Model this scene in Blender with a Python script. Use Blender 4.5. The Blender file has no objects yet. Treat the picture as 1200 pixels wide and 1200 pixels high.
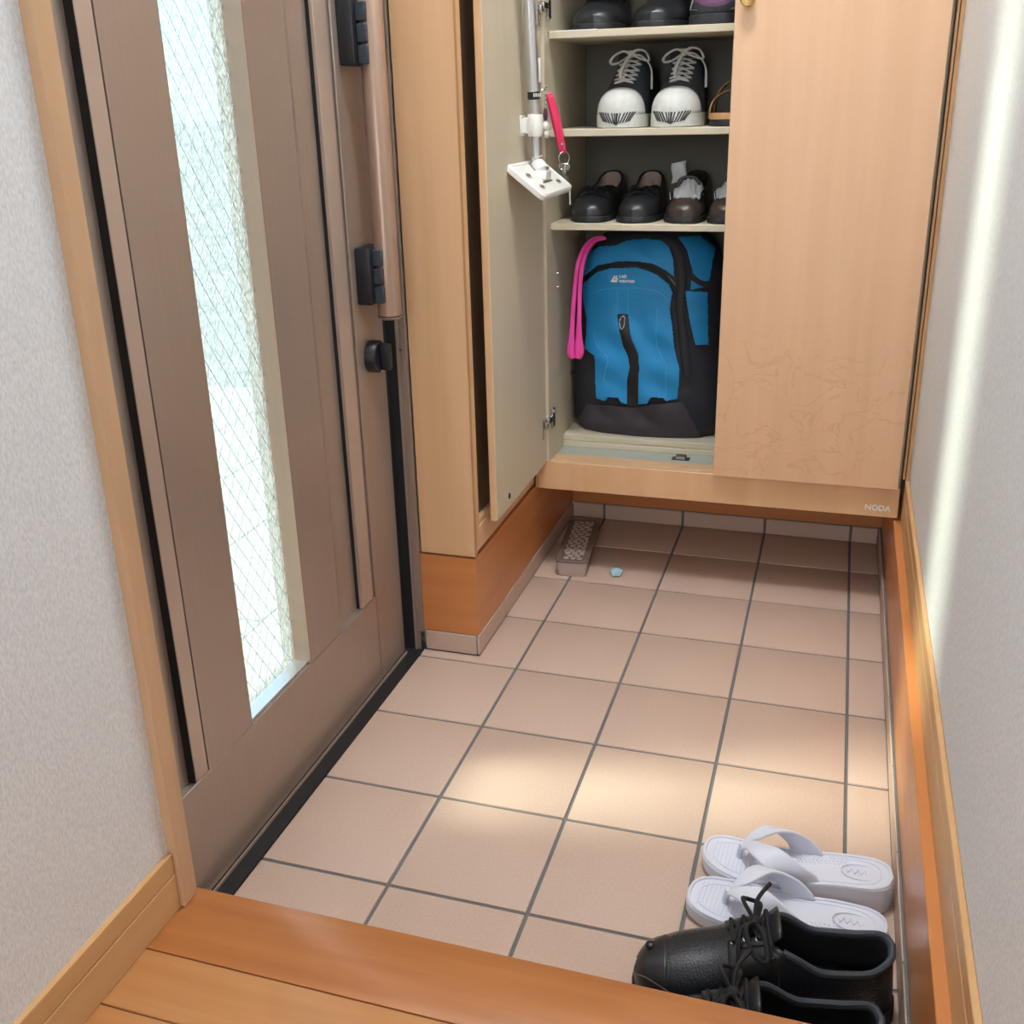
import bpy, bmesh, math, random
from mathutils import Vector, Matrix, noise
random.seed(7)
scn = bpy.context.scene
COL = scn.collection
PI = math.pi

# ------------------------------------------------------------------ camera
CAM = Vector((0.52628, -1.03167, 1.0072))
RGT = Vector((0.95445656, 0.29734779, -0.024433)).normalized()
DWN = Vector((0.08295334, -0.34315075, -0.93561013)).normalized()
FWD = Vector((-0.2865858, 0.89097242, -0.35218848)).normalized()
FPX, PCX, PCY = 1209.8, 600.0, 574.27
cd = bpy.data.cameras.new('camera')
cam = bpy.data.objects.new('camera', cd)
COL.objects.link(cam)
cd.sensor_width = 36.0
cd.lens = FPX / 1200 * 36
cd.shift_y = -(600 - PCY) / 1200
cd.clip_start = 0.02
m = Matrix.Identity(4)
for i in range(3):
    m[i][0] = RGT[i]
    m[i][1] = -DWN[i]
    m[i][2] = -FWD[i]
    m[i][3] = CAM[i]
cam.matrix_world = m
scn.camera = cam


def ray(u, v):
    return RGT * ((u - PCX) / FPX) + DWN * ((v - PCY) / FPX) + FWD


def PX(u, v, x):
    d = ray(u, v)
    return CAM + d * ((x - CAM.x) / d.x)


def PY(u, v, y):
    d = ray(u, v)
    return CAM + d * ((y - CAM.y) / d.y)


def PZ(u, v, z):
    d = ray(u, v)
    return CAM + d * ((z - CAM.z) / d.z)


def pix(p):
    q = Vector(p) - CAM
    w = q.dot(FWD)
    return PCX + FPX * q.dot(RGT) / w, PCY + FPX * q.dot(DWN) / w


# ------------------------------------------------------------------ light
world = bpy.data.worlds.new('sky')
scn.world = world
world.use_nodes = True
bg = world.node_tree.nodes['Background']
bg.inputs[0].default_value = (0.76, 0.89, 1.0, 1)
bg.inputs[1].default_value = 3.2

sd = bpy.data.lights.new('sun', 'SUN')
sun = bpy.data.objects.new('sun', sd)
COL.objects.link(sun)
sd.energy = 25.0
sd.angle = math.radians(12)
sd.color = (1.0, 0.82, 0.58)
sun.rotation_euler = Vector((1.0, 0.25, -0.72)).to_track_quat('-Z', 'Y').to_euler()


def area(name, loc, dirv, sx, sy, power, color):
    l = bpy.data.lights.new(name, 'AREA')
    l.shape = 'RECTANGLE'
    l.size, l.size_y, l.energy, l.color = sx, sy, power, color
    o = bpy.data.objects.new(name, l)
    COL.objects.link(o)
    o.location = loc
    o.rotation_euler = Vector(dirv).to_track_quat('-Z', 'Z').to_euler()
    return o


# added fill at an unseen rear window, and a portal at the glazed door strip
area('rear_fill_light', (0.29, -2.92, 1.55), (0, 1, -0.1), 0.7, 1.5, 8, (0.86, 0.94, 1.0))
pt = area('door_glass_portal', (-0.275, 0.157, 0.95), (1, 0, 0), 0.17, 1.6, 1, (1, 1, 1))
pt.data.cycles.is_portal = True

vs = scn.view_settings
vs.view_transform = 'Standard'
vs.look = 'None'
vs.gamma = 1
vs.use_curve_mapping = False
vs.exposure = 0.55


# ------------------------------------------------------------------ materials
def srgb(r, g, b):
    def f(c):
        c /= 255
        return c / 12.92 if c <= 0.04045 else ((c + 0.055) / 1.055) ** 2.4
    return (f(r), f(g), f(b), 1)


def mat(name, col, rough=0.5, metal=0.0, var=0.0, vscale=(8, 8, 8), bump=0.0, bscale=(200, 200, 200), col2=None,
        coat=0.0, bdist=0.001, detail=4, spec=0.5, sheen=0):
    M = bpy.data.materials.new(name)
    M.use_nodes = True
    nt = M.node_tree
    b = nt.nodes['Principled BSDF']
    b.inputs['Base Color'].default_value = col
    b.inputs['Roughness'].default_value = rough
    b.inputs['Metallic'].default_value = metal
    b.inputs['Coat Weight'].default_value = coat
    b.inputs['Coat Roughness'].default_value = 0.15
    b.inputs['Specular IOR Level'].default_value = spec
    b.inputs['Sheen Weight'].default_value = sheen
    tc = nt.nodes.new('ShaderNodeTexCoord')
    if var or col2:
        mp = nt.nodes.new('ShaderNodeMapping')
        mp.inputs['Scale'].default_value = vscale
        n = nt.nodes.new('ShaderNodeTexNoise')
        n.inputs['Scale'].default_value = 1
        n.inputs['Detail'].default_value = detail
        r = nt.nodes.new('ShaderNodeValToRGB')
        c2 = col2 or tuple(c * (1 - var) for c in col[:3]) + (1,)
        r.color_ramp.elements[0].position = 0.3
        r.color_ramp.elements[1].position = 0.7
        r.color_ramp.elements[0].color = c2
        r.color_ramp.elements[1].color = col
        nt.links.new(tc.outputs['Object'], mp.inputs[0])
        nt.links.new(mp.outputs[0], n.inputs['Vector'])
        nt.links.new(n.outputs['Fac'], r.inputs[0])
        nt.links.new(r.outputs[0], b.inputs['Base Color'])
    if bump:
        mp2 = nt.nodes.new('ShaderNodeMapping')
        mp2.inputs['Scale'].default_value = bscale
        n2 = nt.nodes.new('ShaderNodeTexNoise')
        n2.inputs['Scale'].default_value = 1
        n2.inputs['Detail'].default_value = 2
        bp = nt.nodes.new('ShaderNodeBump')
        bp.inputs['Strength'].default_value = bump
        bp.inputs['Distance'].default_value = bdist
        nt.links.new(tc.outputs['Object'], mp2.inputs[0])
        nt.links.new(mp2.outputs[0], n2.inputs['Vector'])
        nt.links.new(n2.outputs['Fac'], bp.inputs['Height'])
        nt.links.new(bp.outputs[0], b.inputs['Normal'])
    return M


def wallpaper(name, col):
    M = mat(name, col, 0.75)
    nt = M.node_tree
    b = nt.nodes['Principled BSDF']
    tc = nt.nodes.new('ShaderNodeTexCoord')
    mp = nt.nodes.new('ShaderNodeMapping')
    mp.inputs['Scale'].default_value = (430, 430, 190)
    n = nt.nodes.new('ShaderNodeTexNoise')
    n.inputs['Scale'].default_value = 1
    n.inputs['Detail'].default_value = 3
    n.inputs['Roughness'].default_value = 0.6
    r = nt.nodes.new('ShaderNodeValToRGB')
    r.color_ramp.elements[0].position = 0.3
    r.color_ramp.elements[1].position = 0.62
    r.color_ramp.elements[0].color = tuple(c * 0.80 for c in col[:3]) + (1,)
    r.color_ramp.elements[1].color = col
    bp = nt.nodes.new('ShaderNodeBump')
    bp.inputs['Strength'].default_value = 0.55
    bp.inputs['Distance'].default_value = 0.0015
    nt.links.new(tc.outputs['Object'], mp.inputs[0])
    nt.links.new(mp.outputs[0], n.inputs['Vector'])
    nt.links.new(n.outputs['Fac'], r.inputs[0])
    nt.links.new(r.outputs[0], b.inputs['Base Color'])
    nt.links.new(n.outputs['Fac'], bp.inputs['Height'])
    nt.links.new(bp.outputs[0], b.inputs['Normal'])
    return M


def glass_mat():
    M = bpy.data.materials.new('figured_glass')
    M.use_nodes = True
    nt = M.node_tree
    nt.nodes.clear()
    out = nt.nodes.new('ShaderNodeOutputMaterial')
    tr = nt.nodes.new('ShaderNodeBsdfTransparent')
    tl = nt.nodes.new('ShaderNodeBsdfTranslucent')
    gl = nt.nodes.new('ShaderNodeBsdfGlossy')
    gl.inputs['Roughness'].default_value = 0.2
    tr.inputs[0].default_value = (0.40, 0.465, 0.50, 1)
    tl.inputs[0].default_value = (0.80, 0.92, 0.98, 1)
    tc = nt.nodes.new('ShaderNodeTexCoord')
    mp = nt.nodes.new('ShaderNodeMapping')
    mp.inputs['Scale'].default_value = (260, 260, 200)
    n = nt.nodes.new('ShaderNodeTexNoise')
    n.inputs['Scale'].default_value = 1
    n.inputs['Detail'].default_value = 2
    r = nt.nodes.new('ShaderNodeMapRange')
    r.inputs[1].default_value = 0.4
    r.inputs[2].default_value = 0.6
    r.inputs[3].default_value = 0.02
    r.inputs[4].default_value = 0.11
    bp = nt.nodes.new('ShaderNodeBump')
    bp.inputs['Strength'].default_value = 0.8
    bp.inputs['Distance'].default_value = 0.002
    m1 = nt.nodes.new('ShaderNodeMixShader')
    m2 = nt.nodes.new('ShaderNodeMixShader')
    m2.inputs[0].default_value = 0.05
    L = nt.links.new
    L(tc.outputs['Object'], mp.inputs[0])
    L(mp.outputs[0], n.inputs['Vector'])
    L(n.outputs['Fac'], r.inputs[0])
    L(n.outputs['Fac'], bp.inputs['Height'])
    L(bp.outputs[0], gl.inputs['Normal'])
    L(bp.outputs[0], tl.inputs['Normal'])
    L(r.outputs[0], m1.inputs[0])
    L(tr.outputs[0], m1.inputs[1])
    L(tl.outputs[0], m1.inputs[2])
    L(m1.outputs[0], m2.inputs[1])
    L(gl.outputs[0], m2.inputs[2])
    L(m2.outputs[0], out.inputs[0])
    return M


def plastic_clear(name, col, alpha):
    M = mat(name, col, 0.25)
    M.node_tree.nodes['Principled BSDF'].inputs['Alpha'].default_value = alpha
    return M


MT = dict(
    paperL=wallpaper('wallpaper', srgb(233, 234, 235)),
    tile=mat('tile', srgb(206, 178, 160), 0.5, var=0.10, vscale=(260, 260, 260), bump=0.15, bscale=(300, 300, 300), detail=8),
    grout=mat('grout', srgb(116, 116, 116), 0.95, spec=0.1),
    maple=mat('maple_veneer', srgb(224, 182, 140), 0.42, col2=srgb(214, 170, 126), vscale=(28, 28, 1.6), detail=5),
    maple_dark=mat('maple_edge', srgb(196, 150, 104), 0.45, col2=srgb(180, 134, 90), vscale=(28, 28, 2)),
    orange=mat('orange_board', srgb(208, 138, 82), 0.35, col2=srgb(197, 125, 70), vscale=(3, 3, 40), detail=5, coat=0.15),
    floorw=mat('floor_wood', srgb(178, 114, 64), 0.3, col2=srgb(163, 100, 54), vscale=(4, 60, 60), detail=6, coat=0.25,
               bump=0.1, bscale=(6, 200, 6)),
    floorw2=mat('floor_plank_wood', srgb(188, 132, 82), 0.32, col2=srgb(176, 119, 70), vscale=(4, 60, 60), detail=6,
                coat=0.25, bump=0.1, bscale=(6, 200, 6)),
    base=mat('baseboard_wood', srgb(208, 164, 114), 0.4, col2=srgb(203, 157, 107), vscale=(20, 3, 60), detail=5),
    bronze=mat('bronze_metal', srgb(172, 156, 144), 0.34, 0.5, var=0.06, vscale=(300, 300, 3)),
    bronze_hi=mat('bronze_metal_smooth', srgb(190, 172, 158), 0.32, 0.4),
    handle=mat('handle_metal', srgb(172, 144, 126), 0.32, 0.5, var=0.06, vscale=(300, 300, 3)),
    black=mat('black_plastic', srgb(30, 32, 38), 0.4),
    gasket=mat('black_rubber', srgb(26, 26, 28), 0.6),
    beige=mat('beige_laminate', srgb(208, 196, 172), 0.5, var=0.03, vscale=(30, 30, 3)),
    greyedge=mat('grey_edge', srgb(176, 178, 166), 0.5),
    brownglass=mat('brown_glass', srgb(112, 88, 66), 0.3, bump=0.8, bscale=(350, 350, 350), bdist=0.002),
    chrome=mat('chrome', srgb(200, 200, 200), 0.22, 1.0),
    alu=mat('aluminium', srgb(215, 218, 222), 0.3, 0.9),
    brass=mat('brass', srgb(205, 170, 110), 0.25, 1.0),
    white=mat('white_plastic', srgb(238, 236, 230), 0.4),
    paper=mat('white_paper', srgb(226, 230, 234), 0.8, bump=0.6, bscale=(60, 60, 60), bdist=0.004),
    print=mat('white_print', srgb(245, 243, 238), 0.6),
    darkprint=mat('dark_print', srgb(110, 96, 86), 0.6),
    pink=mat('pink_leather', srgb(226, 50, 98), 0.5, bump=0.2),
    hotpink=mat('pink_rubber', srgb(236, 70, 165), 0.45),
    blue=mat('blue_nylon', srgb(28, 142, 204), 0.6, var=0.14, vscale=(14, 14, 30), bump=0.35, bscale=(700, 700, 700)),
    blue_d=mat('blue_seam', srgb(80, 170, 222), 0.6),
    bagblack=mat('black_nylon', srgb(38, 38, 44), 0.7, bump=0.35, bscale=(500, 500, 500)),
    baggrey=mat('charcoal_nylon', srgb(64, 58, 66), 0.75, var=0.2, vscale=(40, 40, 40), bump=0.4, bscale=(600, 600, 600)),
    zip=mat('zip_tape', srgb(20, 20, 24), 0.5),
    leather=mat('black_leather', srgb(34, 38, 44), 0.27, bump=0.6, bscale=(420, 420, 420), bdist=0.0012, spec=0.6),
    leather_s=mat('black_leather_smooth', srgb(32, 33, 36), 0.35, bump=0.15, bscale=(200, 200, 200)),
    lining_b=mat('black_lining', srgb(24, 24, 26), 0.8),
    collar=mat('charcoal_collar', srgb(52, 60, 68), 0.6, bump=0.4, bscale=(300, 300, 300)),
    lining_t=mat('taupe_lining', srgb(186, 160, 146), 0.7),
    brownleather=mat('brown_leather', srgb(62, 50, 44), 0.35, bump=0.2),
    canvas=mat('charcoal_canvas', srgb(66, 74, 78), 0.85, bump=0.5, bscale=(600, 600, 600)),
    rubber=mat('white_rubber', srgb(214, 214, 208), 0.6, var=0.12, vscale=(90, 90, 90)),
    lace=mat('white_lace', srgb(224, 222, 218), 0.8, bump=0.4, bscale=(900, 900, 900)),
    blace=mat('black_lace', srgb(22, 22, 24), 0.75, bump=0.4, bscale=(900, 900, 900)),
    purple=mat('purple_mesh', srgb(92, 52, 84), 0.6, bump=0.4, bscale=(500, 500, 500)),
    cork=mat('cork', srgb(196, 150, 106), 0.8, var=0.2, vscale=(200, 200, 200)),
    tan=mat('tan_strap', srgb(170, 128, 92), 0.6),
    eva=mat('white_foam', srgb(222, 224, 236), 0.55, bump=0.1),
    lid=plastic_clear('smoky_lid', srgb(134, 116, 106), 0.85),
    lidcell=mat('lid_cell', srgb(176, 160, 150), 0.2),
    tub=plastic_clear('clear_tub', srgb(228, 212, 204), 0.6),
    gel=mat('gel', srgb(198, 176, 164), 0.6),
    back_shade=mat('taupe_backboard_shaded', srgb(120, 114, 100), 0.6, var=0.05),  # darkened so the colour carries the shade inside the cabinet
    casing=mat('casing_wood', srgb(206, 168, 132), 0.45, col2=srgb(196, 156, 118), vscale=(28, 28, 2)),
    gem=mat('pale_blue_glass', srgb(170, 205, 215), 0.12),
    glass=glass_mat(),
    wire=mat('wire', srgb(176, 190, 198), 0.5, 0.0),
    porch=mat('porch_tile', srgb(168, 166, 160), 0.7, var=0.08, vscale=(50, 50, 50)),
    ground=mat('ground', srgb(132, 136, 138), 0.9, var=0.2, vscale=(3, 3, 3)),
    ceil=mat('ceiling_paper', srgb(236, 234, 230), 0.8, bump=0.3),
)
# water stains on the lower part of the closed cabinet door
STAIN = mat('maple_veneer_stained', srgb(226, 184, 148), 0.42, col2=srgb(217, 174, 136), vscale=(28, 28, 1.6), detail=5)
nt = STAIN.node_tree
b_ = nt.nodes['Principled BSDF']
tc_ = nt.nodes.new('ShaderNodeTexCoord')
vn = nt.nodes.new('ShaderNodeTexNoise')
vn.inputs['Scale'].default_value = 13
vn.inputs['Detail'].default_value = 5
vn.inputs['Distortion'].default_value = 1.2
rp = nt.nodes.new('ShaderNodeValToRGB')
rp.color_ramp.elements[0].position = 0.5
rp.color_ramp.elements[0].color = (0, 0, 0, 1)
rp.color_ramp.elements[1].position = 0.54
rp.color_ramp.elements[1].color = (0, 0, 0, 1)
e_ = rp.color_ramp.elements.new(0.52)
e_.color = (1, 1, 1, 1)
sx = nt.nodes.new('ShaderNodeSeparateXYZ')
mr = nt.nodes.new('ShaderNodeMapRange')
mr.inputs[1].default_value = 0.62
mr.inputs[2].default_value = 0.5
mr.inputs[3].default_value = 0
mr.inputs[4].default_value = 0.28
mu = nt.nodes.new('ShaderNodeMath')
mu.operation = 'MULTIPLY'
mx = nt.nodes.new('ShaderNodeMixRGB')
mx.inputs[2].default_value = srgb(176, 124, 78)
src = b_.inputs['Base Color'].links[0].from_socket
nt.links.new(tc_.outputs['Object'], vn.inputs['Vector'])
nt.links.new(tc_.outputs['Object'], sx.inputs[0])
nt.links.new(sx.outputs['Z'], mr.inputs[0])
nt.links.new(vn.outputs['Fac'], rp.inputs[0])
nt.links.new(rp.outputs[0], mu.inputs[0])
nt.links.new(mr.outputs[0], mu.inputs[1])
nt.links.new(mu.outputs[0], mx.inputs[0])
nt.links.new(src, mx.inputs[1])
nt.links.new(mx.outputs[0], b_.inputs['Base Color'])
MT['stain'] = STAIN


# ------------------------------------------------------------------ mesh helpers
class MB:
    def __init__(self):
        self.bm = bmesh.new()

    def box(self, x0, x1, y0, y1, z0, z1, bev=0.0, seg=1, rot=None, about=None):
        t = bmesh.new()
        bmesh.ops.create_cube(t, size=1)
        for v in t.verts:
            v.co = Vector(((x0 + x1) / 2 + v.co.x * (x1 - x0), (y0 + y1) / 2 + v.co.y * (y1 - y0),
                           (z0 + z1) / 2 + v.co.z * (z1 - z0)))
        if bev:
            bmesh.ops.bevel(t, geom=list(t.edges), offset=bev, segments=seg, affect='EDGES', profile=0.5)
        if rot is not None:
            c = Vector(about) if about is not None else Vector(((x0 + x1) / 2, (y0 + y1) / 2, (z0 + z1) / 2))
            for v in t.verts:
                v.co = rot @ (v.co - c) + c
        self._join(t)
        return self

    def _join(self, t):
        me = bpy.data.meshes.new('t')
        t.to_mesh(me)
        t.free()
        self.bm.from_mesh(me)
        bpy.data.meshes.remove(me)

    def prism(self, pts, z0, z1, axis='z', bev=0.0, seg=1):
        t = bmesh.new()

        def mk(a, b, c):
            return {'z': (a, b, c), 'x': (c, a, b), 'y': (a, c, b)}[axis]
        lo = [t.verts.new(mk(a, b, z0)) for a, b in pts]
        hi = [t.verts.new(mk(a, b, z1)) for a, b in pts]
        n = len(pts)
        t.faces.new(lo[::-1])
        t.faces.new(hi)
        for i in range(n):
            t.faces.new((lo[i], lo[(i + 1) % n], hi[(i + 1) % n], hi[i]))
        bmesh.ops.recalc_face_normals(t, faces=list(t.faces))
        if bev:
            bmesh.ops.bevel(t, geom=list(t.edges), offset=bev, segments=seg, affect='EDGES', profile=0.5)
        self._join(t)
        return self

    def loft(self, rings, closed=True, cap=True):
        bm = self.bm
        R = [[bm.verts.new(p) for p in r] for r in rings]
        n = len(R[0])
        for a, b in zip(R, R[1:]):
            for i in range(n if closed else n - 1):
                j = (i + 1) % n
                bm.faces.new((a[i], a[j], b[j], b[i]))
        if cap and closed:
            bm.faces.new(R[0][::-1])
            bm.faces.new(R[-1])
        return self

    def grid(self, rows):
        bm = self.bm
        R = [[bm.verts.new(p) for p in r] for r in rows]
        for a, b in zip(R, R[1:]):
            for i in range(len(a) - 1):
                bm.faces.new((a[i], a[i + 1], b[i + 1], b[i]))
        return self

    def tube(self, path, r, seg=8, flat=1.0, up=None, closed=False):
        path = [Vector(p) for p in path]
        n = len(path)
        rr = r if isinstance(r, (list, tuple)) else [r] * n
        rings = []
        ref = Vector(up) if up else Vector((0.13, 0.21, 0.97))
        for i, p in enumerate(path):
            a = path[i - 1] if (i > 0 or closed) else p
            b = path[(i + 1) % n] if (i < n - 1 or closed) else p
            d = (b - a).normalized()
            x = d.cross(ref)
            if x.length < 1e-4:
                x = d.cross(Vector((1, 0, 0)))
            x.normalize()
            y = x.cross(d).normalized()
            rings.append([p + x * (rr[i] * math.cos(k * 2 * PI / seg)) + y * (rr[i] * flat * math.sin(k * 2 * PI / seg))
                          for k in range(seg)])
        if closed:
            rings.append(rings[0])
        self.loft(rings, True, not closed)
        if closed:
            bmesh.ops.remove_doubles(self.bm, verts=list(self.bm.verts), dist=1e-6)
        return self

    def lathe(self, prof, loc=(0, 0, 0), axis=(0, 0, 1), seg=24):
        q = Vector((0, 0, 1)).rotation_difference(Vector(axis).normalized())
        loc = Vector(loc)
        rings = [[q @ Vector((r * math.cos(2 * PI * k / seg), r * math.sin(2 * PI * k / seg), z)) + loc
                  for k in range(seg)] for r, z in prof]
        self.loft(rings)
        return self

    def sphere(self, c, r, sx=1, sy=1, sz=1, u=14, v=9):
        t = bmesh.new()
        bmesh.ops.create_uvsphere(t, u_segments=u, v_segments=v, radius=r)
        for w in t.verts:
            w.co = Vector((w.co.x * sx, w.co.y * sy, w.co.z * sz)) + Vector(c)
        self._join(t)
        return self

    def build(self, name, m, parent=None, smooth=True, solid=0.0, subd=0, world=False, weld=0.0, off=-1.0, angle=40):
        if weld:
            bmesh.ops.remove_doubles(self.bm, verts=list(self.bm.verts), dist=weld)
        bmesh.ops.recalc_face_normals(self.bm, faces=list(self.bm.faces))
        me = bpy.data.meshes.new(name)
        self.bm.to_mesh(me)
        self.bm.free()
        return mkobj(name, me, m, parent, smooth, solid, subd, world, off, angle)


def mkobj(name, me, m, parent=None, smooth=True, solid=0.0, subd=0, world=False, off=-1.0, angle=40):
    if m is not None and not me.materials:
        me.materials.append(MT[m] if isinstance(m, str) else m)
    if smooth:
        for p in me.polygons:
            p.use_smooth = True
        try:
            me.set_sharp_from_angle(angle=math.radians(angle))
        except Exception:
            pass
    o = bpy.data.objects.new(name, me)
    COL.objects.link(o)
    if parent:
        o.parent = parent
        if world:
            pm = parent.matrix_basis.copy()
            if parent.parent:
                pm = parent.parent.matrix_basis @ parent.matrix_parent_inverse @ pm
            o.matrix_parent_inverse = pm.inverted()
    if solid:
        s = o.modifiers.new('solid', 'SOLIDIFY')
        s.thickness = solid
        s.offset = off
    if subd:
        s = o.modifiers.new('sub', 'SUBSURF')
        s.levels = s.render_levels = subd
    return o


def tag(o, label, cat=None, group=None, kind=None):
    o['label'] = label
    if cat:
        o['category'] = cat
    if group:
        o['group'] = group
    if kind:
        o['kind'] = kind
    return o


def thing(name, label, cat, loc=(0, 0, 0), rz=0.0, group=None, kind=None):
    o = bpy.data.objects.new(name, None)
    COL.objects.link(o)
    o.empty_display_size = 0.05
    o.location = loc
    o.rotation_euler = (0, 0, rz)
    o.matrix_basis  # noqa
    return tag(o, label, cat, group, kind)


def copy_tree(o, parent=None):
    c = o.copy()
    COL.objects.link(c)
    c.parent = parent
    for ch in [x for x in bpy.data.objects if x.parent == o]:
        copy_tree(ch, c)
    return c


def B(*a, bev=0.0, seg=1):
    return MB().box(*a, bev=bev, seg=seg)


def smoothstep(a, b, x):
    t = min(1, max(0, (x - a) / (b - a)))
    return t * t * (3 - 2 * t)


def curve(pts):
    """smooth interpolation through (s, value) pairs (monotone-limited cubic)"""
    xs = [p[0] for p in pts]
    ys = [p[1] for p in pts]
    n = len(xs)
    d = [(ys[i + 1] - ys[i]) / (xs[i + 1] - xs[i]) for i in range(n - 1)]
    mm = [d[0]] + [0 if d[i - 1] * d[i] <= 0 else 2 * d[i - 1] * d[i] / (d[i - 1] + d[i]) for i in range(1, n - 1)] + [d[-1]]

    def f(x):
        x = min(xs[-1], max(xs[0], x))
        for i in range(n - 1):
            if x <= xs[i + 1]:
                break
        h = xs[i + 1] - xs[i]
        t = (x - xs[i]) / h
        return ((2 * t ** 3 - 3 * t ** 2 + 1) * ys[i] + (t ** 3 - 2 * t ** 2 + t) * h * mm[i] +
                (-2 * t ** 3 + 3 * t ** 2) * ys[i + 1] + (t ** 3 - t ** 2) * h * mm[i + 1])
    return f


def bez(pts, n=16):
    """Catmull-Rom path through points"""
    P = [Vector(p) for p in pts]
    P = [P[0] * 2 - P[1]] + P + [P[-1] * 2 - P[-2]]
    out = []
    for i in range(1, len(P) - 2):
        for k in range(n):
            t = k / n
            a, b, c, d = P[i - 1], P[i], P[i + 1], P[i + 2]
            out.append(0.5 * ((2 * b) + (c - a) * t + (2 * a - 5 * b + 4 * c - d) * t * t + (3 * b - a - 3 * c + d) * t ** 3))
    out.append(P[-2])
    return out


def text_mesh(s, size, ext=0.0003, bold=0.0):
    cu = bpy.data.curves.new('lettering', 'FONT')
    cu.body = s
    cu.size = size
    cu.extrude = ext
    cu.offset = bold
    cu.resolution_u = 3
    o = bpy.data.objects.new('t', cu)
    COL.objects.link(o)
    bpy.context.view_layer.update()
    me = bpy.data.meshes.new_from_object(o.evaluated_get(bpy.context.evaluated_depsgraph_get()))
    bpy.data.objects.remove(o)
    bpy.data.curves.remove(cu)
    return me


def struct(name, mb, m, label, cat, smooth=False):
    o = mb.build(name, m, smooth=smooth)
    return tag(o, label, cat, kind='structure')


# ------------------------------------------------------------------ the setting
XW, XR = -0.105, 0.689        # left hallway wall, right wall
STEP, SY = 0.2, -0.265        # hallway floor level, front of the step
YB = 1.378                    # back wall
struct('wall_left', B(-0.32, XW, -3.0, -0.274, -0.06, 2.6), 'paperL', 'off-white woven wallpaper wall beside the front door', 'wall')
struct('wall_right', B(XR, XR + 0.1, -3.0, YB + 0.1, -0.06, 2.6), 'paperL', 'off-white wallpaper wall opposite the front door', 'wall')
struct('wall_back', B(-0.32, XR, YB, YB + 0.1, -0.06, 2.6), 'paperL', 'wall behind the shoe cabinet', 'wall')
struct('wall_door', MB().box(-0.32, -0.2, -0.274, YB, 2.02, 2.6).box(-0.32, -0.2005, 0.6605, YB, -0.06, 2.02), 'paperL',
       'wallpaper wall above and beside the front door', 'wall')
struct('ceiling', B(-0.32, XR + 0.1, -3.0, YB + 0.1, 2.6, 2.7), 'ceil', 'plain white papered ceiling', 'ceiling')
w = MB()
w.box(-0.105, XR, -3.1, -3.0, 0.2, 0.75).box(-0.105, XR, -3.1, -3.0, 2.35, 2.6)
w.box(-0.105, -0.06, -3.1, -3.0, 0.75, 2.35).box(0.645, XR, -3.1, -3.0, 0.75, 2.35)
struct('wall_rear', w, 'paperL', 'hallway end wall around an added tall window', 'wall')
wf = MB()  # unseen window, added as an opening for the fill light
for a in ((-0.06, -0.02, 0.75, 2.35), (0.605, 0.645, 0.75, 2.35), (-0.02, 0.605, 0.75, 0.79), (-0.02, 0.605, 2.31, 2.35), (-0.02, 0.605, 1.53, 1.56)):
    wf.box(a[0], a[1], -3.08, -3.03, a[2], a[3])
struct('added_window', wf, 'maple', 'wooden frame of an unseen window added for fill light', 'window')

lamp = thing('ceiling_fill_lamp', 'round white ceiling lamp, unseen, added above the entrance for fill light', 'lamp', (0.29, 0.3, 2.6))  # unseen lamp, added to brighten the entrance from above
EM = mat('lamp_glow', (1, 1, 1, 1), 0.5)
EM.node_tree.nodes['Principled BSDF'].inputs['Emission Color'].default_value = (0.90, 0.96, 1.0, 1)
EM.node_tree.nodes['Principled BSDF'].inputs['Emission Strength'].default_value = 60
MT['glow'] = EM
MB().lathe([(0, 0), (0.15, 0), (0.15, -0.03), (0, -0.03)], (0, 0, 0), (0, 0, 1), 32).build('base', 'white', lamp)
MB().lathe([(0.14, -0.031), (0.16, -0.045), (0.15, -0.075), (0.08, -0.095), (0, -0.1)], (0, 0, 0), (0, 0, 1), 32).build('diffuser', 'glow', lamp)

# tiled entrance floor: grout bed and tiles
fl = struct('floor', MB().box(-0.23, 0.689, SY, YB, -0.05, -0.0025), 'grout', 'pinkish beige square tiles of the entrance floor with grey grout', 'floor')
G = 0.0027
cols = [-0.1965, 0, 0.2, 0.4, 0.6, 0.6625]
rowsy = [SY, -0.2, 0, 0.2, 0.4, 0.6, 0.8, 1.0, 1.2, YB]
full = None
for j in range(len(rowsy) - 1):
    for i in range(len(cols) - 1):
        x0, x1, y0, y1 = cols[i] + (G if i else 0), cols[i + 1] - (G if i < 4 else 0), rowsy[j] + G, rowsy[j + 1] - (G if j < 8 else 0)
        if i == 0 and y0 > 0.79:
            x0 = -0.0825
        if i == 0 and abs(rowsy[j] - 0.6) < 1e-6:
            t = MB().prism([(x0, y0), (x1, y0), (x1, y1), (-0.0825, y1), (-0.0825, 0.6265), (x0, 0.6265)], -0.012, 0.0, bev=0.0012, seg=2)
            t.build('tile', 'tile', fl, world=True)
            continue
        isfull = 1 <= i <= 3 and 1 <= j <= 7
        if isfull and full:
            o = bpy.data.objects.new('tile', full)
            COL.objects.link(o)
            o.parent = fl
        else:
            cx, cy = (x0 + x1) / 2, (y0 + y1) / 2
            o = MB().box(x0 - cx, x1 - cx, y0 - cy, y1 - cy, -0.012, 0, bev=0.0012, seg=2).build('tile', 'tile', fl)
            if isfull:
                full = o.data
        o.location = ((x0 + x1) / 2, (y0 + y1) / 2, 0.0)

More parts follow.
